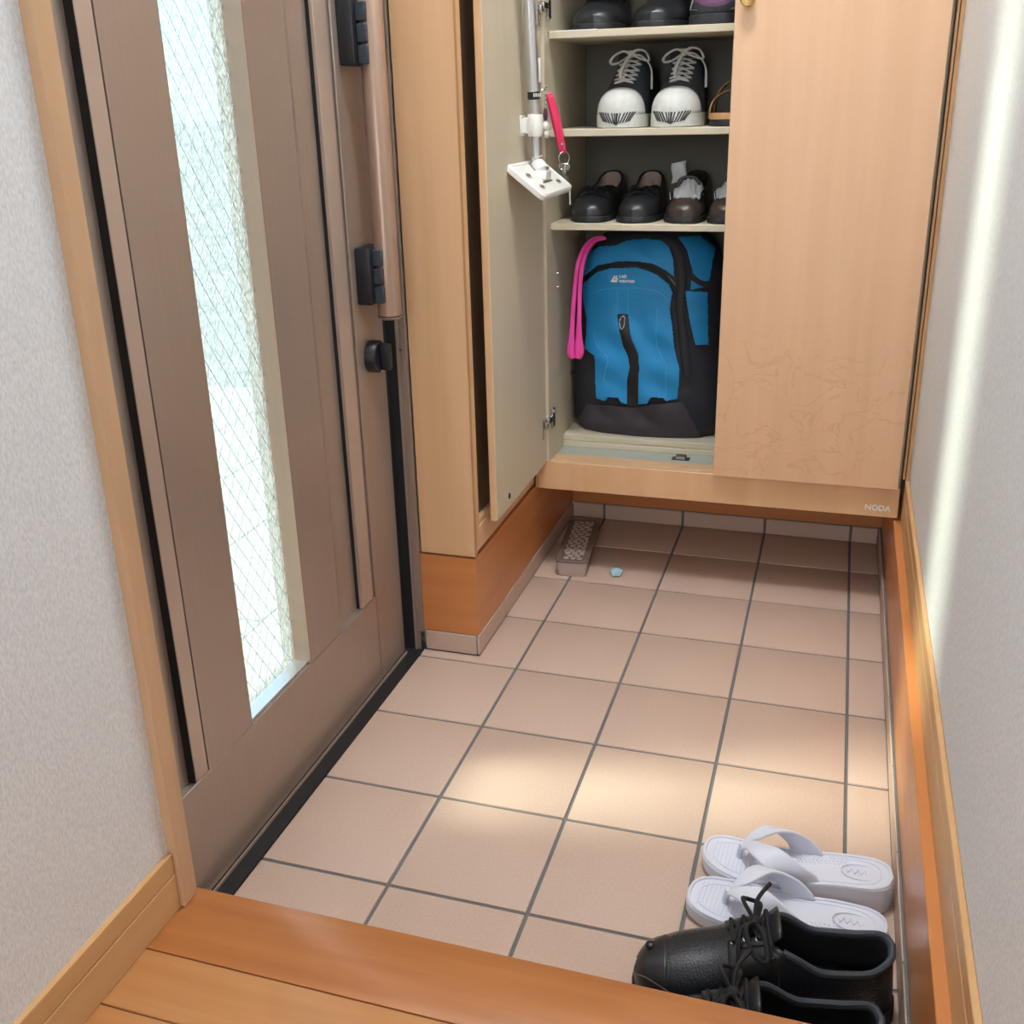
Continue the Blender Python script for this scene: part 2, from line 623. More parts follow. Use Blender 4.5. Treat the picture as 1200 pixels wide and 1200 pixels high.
# tile skirtings
bk = tag(B(-0.1945, -0.0855, 0.6295, 0.64, 0.0, 0.042).build('baseboard_cabinet_end', 'grout', smooth=False),
         'row of cut tile skirting below the orange board at the cabinet end', 'skirting', kind='structure')
MB().box(-0.193, -0.0885, 0.6275, 0.6325, 0.001, 0.0415, bev=0.001).build('skirting_tile', 'tile', bk, world=True)
sl = tag(B(-0.0855, -0.0845, 0.6295, YB - 0.006, 0.0, 0.042).build('baseboard_left', 'grout', smooth=False),
         'tile skirting along the foot of the left orange board', 'skirting', kind='structure')
for a, c in ((0.6285, 0.797), (0.8005, 0.997), (1.0005, 1.197), (1.2005, YB - 0.008)):
    MB().box(-0.0865, -0.0822, a, c, 0.001, 0.0415, bev=0.001).build('skirting_tile', 'tile', sl, world=True)
sb = tag(B(-0.08, 0.667, YB - 0.005, YB - 0.001, 0.0, 0.041).build('baseboard_back', 'grout', smooth=False),
         'tile skirting along the back wall under the shoe cabinet', 'skirting', kind='structure')
for a, c in ((-0.080, -0.003), (0.003, 0.197), (0.203, 0.397), (0.403, 0.597), (0.603, 0.6605)):
    MB().box(a, c, YB - 0.009, YB - 0.004, 0.001, 0.040, bev=0.001).build('skirting_tile', 'tile', sb, world=True)
sr = tag(B(0.6645, 0.668, SY, YB - 0.01, 0.0, 0.046).build('baseboard_right', 'grout', smooth=False),
         'tile skirting along the foot of the right orange board', 'skirting', kind='structure')
for j in range(len(rowsy) - 1):
    MB().box(0.6627, 0.6662, rowsy[j] + 0.0015, min(rowsy[j + 1] - 0.0015, YB - 0.011), 0.001, 0.0455, bev=0.001).build('skirting_tile', 'tile', sr, world=True)

# orange boards
struct('trim_1', MB().box(-0.2, -0.0838, 0.629, YB - 0.001, 0.0425, 0.2045, bev=0.0008).box(-0.2, -0.0862, 0.6405, YB - 0.0065, 0.0, 0.0425), 'orange', 'orange wooden plinth board under the tall cabinet', 'trim')
struct('trim_2', B(-0.0835, 0.6675, YB - 0.004, YB - 0.0005, 0.0415, 0.2045), 'orange', 'orange wooden board on the back wall under the shoe cabinet', 'trim')
struct('trim_3', MB().box(0.6682, 0.6887, SY, YB - 0.001, 0.0465, 0.2, bev=0.001).box(0.6683, 0.6887, SY, YB - 0.001, 0.0, 0.0465), 'orange', 'long orange wooden ledge board along the right wall', 'trim')
t = MB().box(0.6815, 0.6887, -3.0, 1.021, 0.2003, 0.262, bev=0.001).box(0.683, 0.6887, -3.0, 1.021, 0.262, 0.2645)
t.box(0.6815, 0.6887, -3.0, 1.021, 0.2645, 0.291, bev=0.001)
struct('trim_4', t, 'base', 'pale wooden baseboard with a groove along the right wall', 'baseboard')
t = MB().box(XW, -0.0985, -3.0, -0.2965, 0.2003, 0.2445, bev=0.0008).box(XW, -0.1, -3.0, -0.2965, 0.2445, 0.2468)
t.box(XW, -0.0985, -3.0, -0.2965, 0.2468, 0.271, bev=0.0008)
struct('trim_5', t, 'base', 'pale wooden baseboard with a groove along the left wall', 'baseboard')
struct('trim_6', MB().box(-0.125, -0.0938, -0.2963, -0.2725, 0.2003, 2.05, bev=0.0008), 'casing', 'upright pale wooden casing beside the front door', 'casing')

# hallway floor: step nosing and planks
hf = tag(B(XW, 0.668, -3.0, SY - 0.004, 0.0, 0.186).build('floor_hallway', 'orange', smooth=False), 'wooden hallway floor raised one step above the tiles', 'floor', kind='structure')
MB().box(XW, 0.6815, -0.357, SY, 0.172, 0.2, bev=0.0018, seg=2).build('step_nosing', 'floorw', hf, world=True)
MB().box(XW, 0.668, SY - 0.004, SY - 0.0005, 0.0, 0.172).build('riser', 'floorw', hf, world=True, smooth=False)
pm = None
y = -0.358
while y > -2.95:
    if pm is None:
        o = MB().box(XW, 0.6815, -0.0715, 0, 0.187, 0.2, bev=0.0010).build('plank', 'floorw2', hf)
        pm = o.data
    else:
        o = bpy.data.objects.new('plank', pm)
        COL.objects.link(o)
        o.parent = hf
    o.location = (0, y, 0)
    y -= 0.0725

# porch outside
gr = tag(B(-60, -0.33, -60, 90, -0.3, -0.075).build('ground', 'ground', smooth=False), 'pale sunlit ground outside the front door', 'ground', kind='structure')
pm = None
for i in range(7):
    for j in range(12):
        if pm is None:
            o = MB().box(-0.148, 0.148, -0.148, 0.148, -0.075, -0.062, bev=0.002).build('paver', 'porch', gr)
            pm = o.data
        else:
            o = bpy.data.objects.new('paver', pm)
            COL.objects.link(o)
            o.parent = gr
        o.location = (-0.49 - i * 0.3, -0.9 + j * 0.3, 0)

# ------------------------------------------------------------------ front door
XD = -0.2267
dr = thing('door_1', 'bronze metal front door with a tall strip of wired glass', 'door', (XD, 0.15, 0.0), kind='structure')


def dp(name, mb, m, parent=dr, **k):
    return mb.build(name, m, parent, world=True, **k)


ZT = 1.96
RC = XD - 0.012
dp('backing', MB().box(XD - 0.05, RC, -0.262, 0.07, 0.176, ZT).box(XD - 0.05, RC, 0.243, 0.60, 0.176, ZT)
   .box(XD - 0.05, RC, 0.07, 0.243, 1.85, ZT), 'bronze', smooth=False)
dp('bottom_rail', B(XD - 0.05, XD, -0.262, 0.4895, 0.006, 0.177, bev=0.001), 'bronze')
dp('stile', B(XD - 0.05, XD, 0.4915, 0.6, 0.006, ZT, bev=0.0015), 'bronze')
dp('stile', B(XD - 0.05, XD, -0.262, -0.15, 0.1775, ZT, bev=0.0015), 'bronze')
dp('raised_strip', B(RC, XD, -0.0775, -0.0495, 0.1785, ZT, bev=0.001), 'bronze_hi')
dp('panel', MB().prism([(RC, -0.0475), (XD, -0.0475), (XD, 0.064), (XD - 0.006, 0.0715), (XD - 0.03, 0.0715), (XD - 0.03, 0.065), (RC, 0.065)], 0.1785, ZT), 'bronze', smooth=False)
dp('panel', MB().prism([(RC, 0.2435), (XD, 0.2435), (XD, 0.349), (RC, 0.379)], 0.1785, ZT), 'bronze', smooth=False)
for yy, dd in ((-0.0785, 0.0008), (0.435, 0.006)):  # first is a black insert, second a black strip imitating shade
    dp('groove_insert_and_shade', B(RC + 0.0002, XD - dd, yy, yy + 0.001, 0.1785, ZT), 'gasket', smooth=False)
dp('glazing_bead', B(XD - 0.03, XD + 0.0006, 0.2405, 0.2435, 0.178, 1.85), 'handle', smooth=False)
dp('glazing_bead', B(XD - 0.029, XD - 0.005, 0.0715, 0.2405, 0.1775, 0.182), 'alu', smooth=False)
dp('raised_strip', B(RC, XD, 0.436, 0.477, 0.1785, ZT, bev=0.001), 'bronze_hi')
dp('raised_strip', B(RC, XD - 0.003, 0.479, 0.4885, 0.1785, ZT, bev=0.001), 'bronze')
gp = dp('glass_pane', B(XD - 0.034, XD - 0.028, 0.07, 0.2435, 0.18, 1.85), 'glass', smooth=False)
wm = MB()
sp = 0.021
y0, y1, z0, z1 = 0.0715, 0.242, 0.183, 1.845
for sgn in (1, -1):
    k = 1.55   # slope dz/dy
    c = -3.0
    while c < 3.0:
        pts = []
        for yy in (y0, y1):
            zz = sgn * k * (yy - y0) + c
            pts.append((yy, zz))
        (ya, za), (yb, zb) = pts
        if za > zb:
            ya, za, yb, zb = yb, zb, ya, za
        if zb > z0 and za < z1:
            if za < z0:
                ya += (yb - ya) * (z0 - za) / (zb - za)
                za = z0
            if zb > z1:
                yb = ya + (yb - ya) * (z1 - za) / (zb - za)
                zb = z1
            if zb - za > 0.003:
                wm.tube([(XD - 0.0268, ya, za), (XD - 0.0268, yb, zb)], 0.00045, seg=4)
        c += sp * 1.9
wmo = dp('wire_mesh', wm, 'wire', smooth=False)
wmo['kind'] = 'stuff'
dp('gasket', MB().box(XD - 0.03, XD - 0.005, 0.6, 0.6215, 0.0, ZT).box(XD - 0.005, -0.2135, 0.6195, 0.6215, 0.001, ZT), 'gasket', smooth=False)
# handle with two brackets
hd = dp('pull_handle', MB().lathe([(0.0, 0.672), (0.016, 0.672), (0.0195, 0.6745), (0.0195, 1.28), (0.0165, 1.284), (0.0, 1.284)], (-0.187, 0.545, 0), seg=28), 'handle')
dp('end_ring', MB().lathe([(0.0198, 0.677), (0.0202, 0.6775), (0.0202, 0.6785), (0.0198, 0.679)], (-0.187, 0.545, 0), seg=28), 'black', hd)
for zc in (0.746, 1.110):
    b0 = dp('handle_bracket', MB().box(XD, -0.2, 0.508, 0.566, zc - 0.046, zc + 0.046, bev=0.003, seg=2), 'black', hd)
    for q in range(3):
        dp('bracket_block', B(-0.2, -0.184, 0.519, 0.549, zc - 0.044 + q * 0.03, zc - 0.017 + q * 0.03, bev=0.0015), 'collar', hd)
# thumb turn
tt = dp('thumb_turn', MB().lathe([(0, 0), (0.0275, 0), (0.0275, 0.016), (0.025, 0.019), (0, 0.019)], (XD, 0.543, 0.607), (1, 0, 0), 28), 'black')
dp('turn_grip', B(XD + 0.018, XD + 0.038, 0.537, 0.549, 0.584, 0.630, bev=0.004, seg=3), 'black', tt)
dp('indicator', B(XD + 0.0175, XD + 0.0195, 0.5405, 0.5455, 0.5805, 0.583), 'print', tt)
# frame and sill
fr = tag(MB().box(-0.2133, -0.2085, 0.6195, 0.6275, 0, ZT + 0.02).box(-0.2085, -0.2025, 0.6225, 0.6275, 0.0, ZT + 0.02)
         .box(-0.2025, -0.1945, 0.6195, 0.6275, 0.0425, ZT + 0.02).box(-0.27, -0.2133, 0.6217, 0.66, 0, ZT + 0.02)
         .box(-0.28, -0.21, -0.274, 0.66, ZT + 0.02, ZT + 0.06).build('trim_7', 'bronze', smooth=False),
         'brown metal frame post of the front door beside the tall cabinet', 'door frame', kind='structure')
MB().lathe([(0, 0), (0.0035, 0), (0.003, 0.0012), (0, 0.0015)], (-0.2075, 0.6225, 0.6), (0, -1, 0), 12).build('screw', 'chrome', fr, world=True)
sill = struct('trim_8', MB().box(-0.24, -0.1985, -0.274, 0.627, -0.004, 0.001).box(-0.1995, -0.1972, -0.274, 0.627, -0.004, 0.003), 'gasket',
              'black threshold strip at the foot of the front door', 'threshold')
MB().box(-0.2245, -0.2225, -0.27, 0.6, 0.001, 0.006).build('sill_edge', 'bronze_hi', sill, world=True, smooth=False)

# ------------------------------------------------------------------ tall cabinet beside the door
tc = thing('tall_cabinet', 'tall maple cabinet with a brown glass strip standing beside the front door', 'cabinet', (-0.14, 1.0, 0.205))


def cp(name, mb, m, parent=tc, **k):
    return mb.build(name, m, parent, world=True, **k)


cp('end_panel', B(-0.1925, -0.0835, 0.628, 0.643, 0.209, 2.3, bev=0.001), 'maple', smooth=False)
cp('edge_strip', B(-0.0835, -0.0818, 0.628, 0.6345, 0.209, 2.3), 'maple_dark', smooth=False)
cp('carcass', MB().box(-0.1925, -0.105, 0.643, 1.02, 0.2047, 2.3), 'maple_dark', smooth=False)
cp('stile', B(-0.105, -0.0822, 0.6345, 0.6545, 0.216, 2.3, bev=0.001), 'maple', smooth=False)
cp('stile', B(-0.105, -0.0822, 0.78, 1.02, 0.216, 2.3, bev=0.001), 'maple', smooth=False)
cp('rail', B(-0.105, -0.0822, 0.653, 0.78, 0.216, 0.262, bev=0.001), 'maple', smooth=False)
cp('rail', B(-0.105, -0.0845, 0.653, 0.78, 0.262, 0.274, bev=0.001), 'maple', smooth=False)
cp('glass_strip', B(-0.103, -0.094, 0.654, 0.779, 0.275, 2.299), 'brownglass', smooth=False)

# ------------------------------------------------------------------ shoe cabinet
YF = 1.023
sc = thing('shoe_cabinet', 'wide maple shoe cabinet floating over the tiles, left door open', 'cabinet', (0.3, 1.2, 0.205))


def sp_(name, mb, m, parent=sc, **k):
    k.setdefault('smooth', False)
    return mb.build(name, m, parent, world=True, **k)


bb = sp_('base_board', MB().box(-0.074, 0.675, YF, 1.041, 0.2055, 0.27, bev=0.0012), 'maple')
sp_('base_top', B(-0.0465, 0.66, 1.0412, 1.078, 0.256, 0.27, bev=0.0006), 'maple')
sp_('base_end', B(-0.0795, -0.0752, YF + 0.001, 1.041, 0.2055, 0.27, bev=0.0008), 'maple')
sp_('underside', B(-0.0795, 0.667, 1.0415, 1.37, 0.206, 0.216), 'maple_dark')
sp_('ledge', B(-0.0465, 0.66, 1.0782, 1.155, 0.256, 0.2685), 'greyedge')
sp_('floor_panel', MB().box(-0.0465, 0.66, 1.138, 1.358, 0.2687, 0.281, bev=0.001).box(-0.0465, 0.66, 1.141, 1.358, 0.2825, 0.296, bev=0.001)
    .box(-0.0465, 0.66, 1.143, 1.358, 0.281, 0.2825), 'beige')
sp_('side_panel', MB().box(-0.066, -0.047, 1.0415, 1.37, 0.2165, 2.3).box(-0.066, -0.047, 1.0215, 1.0415, 0.2705, 2.3), 'beige')
sp_('side_panel', B(0.66, 0.675, 1.0415, 1.37, 0.2165, 2.3), 'beige')
sp_('back_panel', B(-0.0465, 0.66, 1.36, 1.37, 0.2165, 2.3), 'back_shade')
sp_('top_panel', B(-0.073, 0.675, 1.023, 1.37, 2.3, 2.318), 'maple')
SH = (0.773, 0.953, 1.131)
for z in SH + (1.35, 1.6, 1.9):
    sp_('shelf', B(-0.0465, 0.66, 1.052, 1.359, z - 0.0135, z, bev=0.0012), 'beige')
sp_('filler_strip', MB().box(0.6765, 0.6805, 1.018, 1.04, 0.2915, 2.3).box(0.682, 0.6885, 1.012, 1.04, 0.2915, 2.3), 'maple_dark')
d2 = sp_('door', B(0.3085, 0.669, 1.006, 1.0215, 0.272, 2.3, bev=0.0012), 'stain')
MB().lathe([(0, 0), (0.0085, 0), (0.0085, 0.008), (0.0125, 0.012), (0.0135, 0.018), (0.0115, 0.0215), (0.0085, 0.0205), (0, 0.0195)],
           (0.332, 1.0058, 1.165), (0, -1, 0), 28).build('knob', 'brass', d2, world=True)
# open door, folded back against the tall cabinet
d1 = sp_('door', B(-0.0672, -0.0545, 0.676, 1.0205, 0.266, 2.3, bev=0.001), 'maple')
sp_('door_lining', B(-0.0548, -0.0532, 0.6775, 1.0195, 0.2675, 2.3), 'beige', d1)
MB().lathe([(0, 0), (0.0065, 0), (0.006, 0.0006), (0.004, 0.0006), (0.0034, -0.0005), (0, -0.0005)], tuple(PX(597, 581, -0.0531)), (1, 0, 0), 16).build('cap', 'black', d1, world=True)
for zc in (0.357, 1.168):
    hg = sp_('hinge', MB().box(-0.0532, -0.051, 0.994, 1.0035, zc - 0.03, zc + 0.012, bev=0.0008), 'chrome', d1)
    hb = MB().box(-0.051, -0.044, 0.997, 1.012, zc - 0.008, zc + 0.006, bev=0.002).box(-0.051, -0.042, 1.008, 1.046, zc - 0.001, zc + 0.013, bev=0.002)
    hb.box(-0.0468, -0.0415, 1.036, 1.056, zc - 0.016, zc + 0.028, bev=0.001)
    hb.lathe([(0, 0), (0.004, 0), (0.004, 0.003), (0, 0.003)], (-0.0415, 1.046, zc + 0.02), (1, 0, 0), 12)
    hb.build('hinge_arm', 'chrome', d1, world=True)
for v in (320, 336):
    p = PX(651, v, -0.0468)
    MB().lathe([(0, 0), (0.0024, 0), (0.0024, 0.007), (0.0016, 0.008), (0, 0.008)], tuple(p), (1, 0, 0), 10).build('shelf_pin', 'chrome', sc, world=True)
ct = MB().box(0.208, 0.246, 1.098, 1.118, 0.2686, 0.2700).box(0.216, 0.238, 1.100, 1.116, 0.2700, 0.277, bev=0.001)
ct = ct.build('door_catch', 'black', sc, world=True, smooth=False)
MB().box(0.217, 0.237, 1.099, 1.1004, 0.2705, 0.2765).build('catch_plate', 'chrome', ct, world=True, smooth=False)
MB().lathe([(0, 0), (0.0045, 0), (0.0045, 0.0006), (0, 0.0006)], tuple(PZ(657, 522.5, 0.2686)), (0, 0, 1), 14).build('hole_cap', 'gasket', sc, world=True)
me = text_mesh('NODA', 0.0165, 0.0003, 0.0004)
for v in me.vertices:
    v.co = Vector((0.611 + v.co.x * 1.0, 1.0226 + v.co.z, 0.2195 + v.co.y))
mkobj('lettering', me, 'print', bb, smooth=False, world=True)

# ------------------------------------------------------------------ shoes


class Shoe:
    WF = [(0, 0), (0.012, 0.36), (0.04, 0.62), (0.1, 0.84), (0.2, 0.965), (0.3, 1.0), (0.42, 0.94), (0.6, 0.8), (0.75, 0.76), (0.88, 0.72), (0.95, 0.58), (0.985, 0.36), (1, 0)]

    def __init__(s, root, L, W, h, of, zs, bend=0.0, wf=None, heel_in=0.0):
        s.root, s.L, s.W, s.zs = root, L, W, zs
        s.h, s.of, s.w = curve(h), curve(of), curve(wf or Shoe.WF)
        s.bend = bend
        s.heel_in = heel_in

    def c(s, t):
        return s.bend * (4 * (t - 0.5) ** 2 - 0.4) * (1 if t < 0.5 else 0.3)

    def S(s, side, t, q, off=0.0, shrink=1.0):
        w = s.W / 2 * s.w(t) * shrink
        h = s.h(t) * (shrink if shrink < 1 else 1)
        zs = s.zs
        yo = s.of(t) * w
        k = min(1, s.of(t) / 0.45)
        P0, P1, P2 = (w, zs), (w * (1 + 0.03 * k), zs + (h - zs) * (1 - 0.3 * k)), (yo, h)
        a, b, c = (1 - q) ** 2, 2 * q * (1 - q), q * q
        x, z = a * P0[0] + b * P1[0] + c * P2[0], a * P0[1] + b * P1[1] + c * P2[1]
        y = (t - 0.5) * s.L
        y *= shrink
        if t > 0.85:
            y -= s.heel_in * ((t - 0.85) / 0.15) ** 2 * ((z - zs) / max(1e-4, h - zs)) ** 2
        p = Vector((side * x + s.c(t), y, z))
        if off:
            e = 1e-3
            t1, t0 = min(1, t + e), max(0, t - e)
            q1, q0 = min(1, q + e), max(0, q - e)
            A = s.S(side, t1, q) - s.S(side, t0, q)
            Bv = s.S(side, t, q1) - s.S(side, t, q0)
            n = A.cross(Bv) * side
            if n.length < 1e-12:
                n = Vector((0, -1 if t < 0.5 else 1, 0.3))
            n.normalize()
            if n.dot(Vector((side * x, y * 0.4, 0.02 + z * 0.3))) < 0:
                n = -n
            p += n * off
        return p

    def stations(s, a, b, n):
        full = a <= 0 and b >= 1
        out = []
        for i in range(n + 1):
            t = i / n
            if a <= 0:
                u = (1 - math.cos(PI * t)) / 2 if full else t * t * (1.6 - 0.6 * t)
            elif b >= 1:
                u = 1 - (1 - t) ** 2 * (1.6 - 0.6 * (1 - t))
            else:
                u = t
            out.append(a + (b - a) * u)
        return out

    def patch(s, name, m, a, b, qa=0.0, qb=1.0, off=0.001, n=20, k=9, thick=0.0015, parent=None, shrink=1.0, edge=None, sides=(1, -1)):
        mb = MB()
        for side in sides:
            rows = []
            for t in s.stations(a, b, n):
                e = qb if edge is None else edge(t)
                rows.append([s.S(side, t, qa + (e - qa) * j / k, off, shrink) for j in range(k + 1)])
            mb.grid(rows)
        return mb.build(name, m, parent or s.root, solid=thick, weld=0.0004)

    def sole(s, name, m, z0, z1, grow=0.003, n=40, parent=None, topz=None):
        ts = s.stations(0, 1, n)

        def ring(f, z, g):
            L, R = [], []
            for t in ts:
                w = s.W / 2 * s.w(t) + g * min(1, s.w(t) * 3)
                y = (t - 0.5) * (s.L + 2 * g)
                L.append(Vector((w * f + s.c(t), y, z(t))))
                R.append(Vector((-w * f + s.c(t), y, z(t))))
            return L + R[::-1][1:-1]
        f0 = z0 if callable(z0) else (lambda t: z0)
        f1 = z1 if callable(z1) else (lambda t: z1)
        mb = MB()
        rings = [ring(0.95, f0, grow - 0.002), ring(1, lambda t: f0(t) + 0.002, grow), ring(1, lambda t: f1(t) - 0.0015, grow),
                 ring(0.98, f1, grow - 0.001)]
        bm = mb.bm
        R = [[bm.verts.new(p) for p in r] for r in rings]
        N = len(R[0])
        for a, b in zip(R, R[1:]):
            for i in range(N):
                j = (i + 1) % N
                bm.faces.new((a[i], a[j], b[j], b[i]))
        for r in (R[0], R[-1]):
            for i in range(n):
                a, b = r[i], r[i + 1]
                c, d = r[(N - i - 1) % N], r[(N - i) % N]
                vs_ = []
                for v in (a, b, c, d):
                    if v not in vs_:
                        vs_.append(v)
                if len(vs_) >= 3:
                    try:
                        bm.faces.new(vs_)
                    except ValueError:
                        pass
        return mb.build(name, m, parent or s.root, weld=0.0)

    def rim(s, name, m, a, r=0.0035, parent=None, off=0.0):
        ts = [a + (1 - a) * i / 30 for i in range(31)]
        L = [s.S(1, t, 1) + Vector((0, 0, off)) for t in ts]
        R = [s.S(-1, t, 1) + Vector((0, 0, off)) for t in ts]
        pts = L + R[::-1]
        out = [pts[0]]
        for p in pts[1:]:
            if (p - out[-1]).length > 0.0008:
                out.append(p)
        return MB().tube(out, r, 8).build(name, m, parent or s.root)

    def line(s, name, m, a, b, q, r=0.0007, side=(1, -1), off=0.0012, parent=None, n=24):
        mb = MB()
        for sd_ in side:
            P = []
            for i in range(n + 1):
                t = a + (b - a) * i / n
                P.append(s.S(sd_, t, q(t) if callable(q) else q, off))
            mb.tube(P, r, 5)
        return mb.build(name, m, parent or s.root)

    def across(s, t, off, q0=0.25, k=8, t2=None):
        t2 = t if t2 is None else t2
        P = [s.S(1, t + (t2 - t) * 0.5 * j / k, q0 + (1 - q0) * j / k, off) for j in range(k + 1)]
        P += [s.S(-1, t2 + (t - t2) * 0.5 * j / k, q0 + (1 - q0) * j / k, off) for j in range(k, -1, -1)]
        return P


# --- black leather lace-up shoes on the tiles
DERBY_H = [(0, 0.034), (0.05, 0.052), (0.15, 0.066), (0.3, 0.078), (0.42, 0.094), (0.5, 0.1), (0.58, 0.094), (0.72, 0.074), (0.86, 0.076), (1, 0.092)]
DERBY_O = [(0, 0), (0.46, 0), (0.52, 0.5), (0.6, 0.8), (0.8, 0.86), (1, 0.8)]


def derby(loc, rz, side, label):
    r = thing('leather_shoe', label, 'shoe', loc, rz, 'black leather lace-up shoes on the tiles')
    s = Shoe(r, 0.298, 0.1, DERBY_H, DERBY_O, 0.018, bend=0.008 * side, heel_in=0.006)
    s.sole('sole', 'gasket', 0.0, 0.02, 0.003)
    up = s.patch('upper', 'leather', 0, 1, 0, 1, 0, 44, 14, 0.003)
    s.patch('lining', 'lining_b', 0.47, 1, 0.05, 1, -0.004, 24, 8, 0.001)
    s.patch('insole', 'lining_b', 0.3, 0.99, 0.0, 0.02, -0.004, 10, 1, 0.001)
    s.patch('toe_cap', 'leather_s', 0, 0.125, 0.0, 1.0, 0.0008, 16, 14, 0.002)
    s.patch('mudguard', 'leather_s', 0, 0.2, 0.0, 0.45, 0.0012, 18, 8, 0.002, edge=lambda t: 0.62 - 2.6 * t if t < 0.2 else 0.1)
    s.line('seam', 'darkprint', 0.012, 0.195, lambda t: 0.62 - 2.6 * t, 0.0006, off=0.002)
    mb = MB()
    p = s.S(-side, 0.065, 0.82, 0.002)
    mb.sphere(p, 0.0065, sz=0.6)
    mb.build('rivet', 'leather_s', r)
    for sd_ in (1, -1):
        mb = MB()
        rows = []
        for i in range(15):
            t = 0.36 + 0.19 * i / 14
            rows.append([s.S(sd_, t, 0.35 + 0.55 * j / 8, 0.0025) for j in range(9)])
        mb.grid(rows)
        mb.build('lace_flap', 'leather_s', r, solid=0.003)
        mb = MB()
        for t in (0.385, 0.43, 0.475, 0.52):
            mb.lathe([(0.0022, 0), (0.004, 0), (0.004, 0.0012), (0.0022, 0.0012)], s.S(sd_, t, 0.84, 0.003), s.S(sd_, t, 0.84, 0.01) - s.S(sd_, t, 0.84, 0.0), 10)
        mb.build('eyelets', 'chrome', r)
    mb = MB()
    rows = []
    for i in range(13):
        t = 0.40 + 0.15 * i / 12
        rows.append([Vector((x * 0.024 + s.c(t), (t - 0.5) * s.L, s.h(min(t, 0.5)) + 0.002 + max(0, t - 0.5) * 0.32 - 0.004 * x * x)) for x in (-1, -0.6, -0.2, 0.2, 0.6, 1)])
    mb.grid(rows)
    mb.build('tongue', 'leather_s', r, solid=0.003)
    s.rim('collar', 'collar', 0.56, 0.0042)
    mb = MB()
    for k, t in enumerate((0.385, 0.43, 0.475, 0.52)):
        mb.tube(s.across(t, 0.007, 0.82, 5), 0.0028, 6)
        if k < 3:
            a, b = s.S(1, t, 0.84, 0.006), s.S(-1, t + 0.045, 0.84, 0.006)
            mb.tube([a, (a + b) / 2 + Vector((0, 0, 0.008)), b], 0.0028, 6)
            a, b = s.S(-1, t, 0.84, 0.006), s.S(1, t + 0.045, 0.84, 0.006)
            mb.tube([a, (a + b) / 2 + Vector((0, 0, 0.006)), b], 0.0028, 6)
    c0 = Vector((s.c(0.5), -0.012, s.h(0.47) + 0.012))
    mb.sphere(c0, 0.008, sz=0.8)
    for sd_ in (1, -1):
        mb.tube(bez([c0, c0 + Vector((sd_ * 0.022, -0.012, 0.010)), c0 + Vector((sd_ * 0.043, -0.006, -0.006)), c0 + Vector((sd_ * 0.046, 0.010, -0.014)),
                     c0 + Vector((sd_ * 0.022, 0.008, 0.0)), c0], 6), 0.0027, 6)
    mb.tube(bez([c0, c0 + Vector((-0.02, 0.004, 0.014)), c0 + Vector((-0.038, 0.02, 0.024))], 5), 0.0025, 6)
    mb.tube(bez([c0, c0 + Vector((0.018, -0.018, 0.0)), c0 + Vector((0.044, -0.02, -0.034)), c0 + Vector((0.05, -0.012, -0.06))], 5), 0.0025, 6)
    mb.build('laces', 'blace', r)
    return r


def place(toe, heel):
    a, b = Vector(toe), Vector(heel)
    d = a - b
    return ((a.x + b.x) / 2, (a.y + b.y) / 2, a.z), math.atan2(d.y, d.x) + PI / 2


l, a = place((0.356, -0.078, 0), (0.655, -0.026, 0))
derby(l, a, 1, 'black leather lace-up shoe standing between its pair and the flip-flops')
l, a = place((0.343, -0.184, 0), (0.640, -0.138, 0))
derby(l, a, -1, 'black leather lace-up shoe half hidden by the wooden step edge')


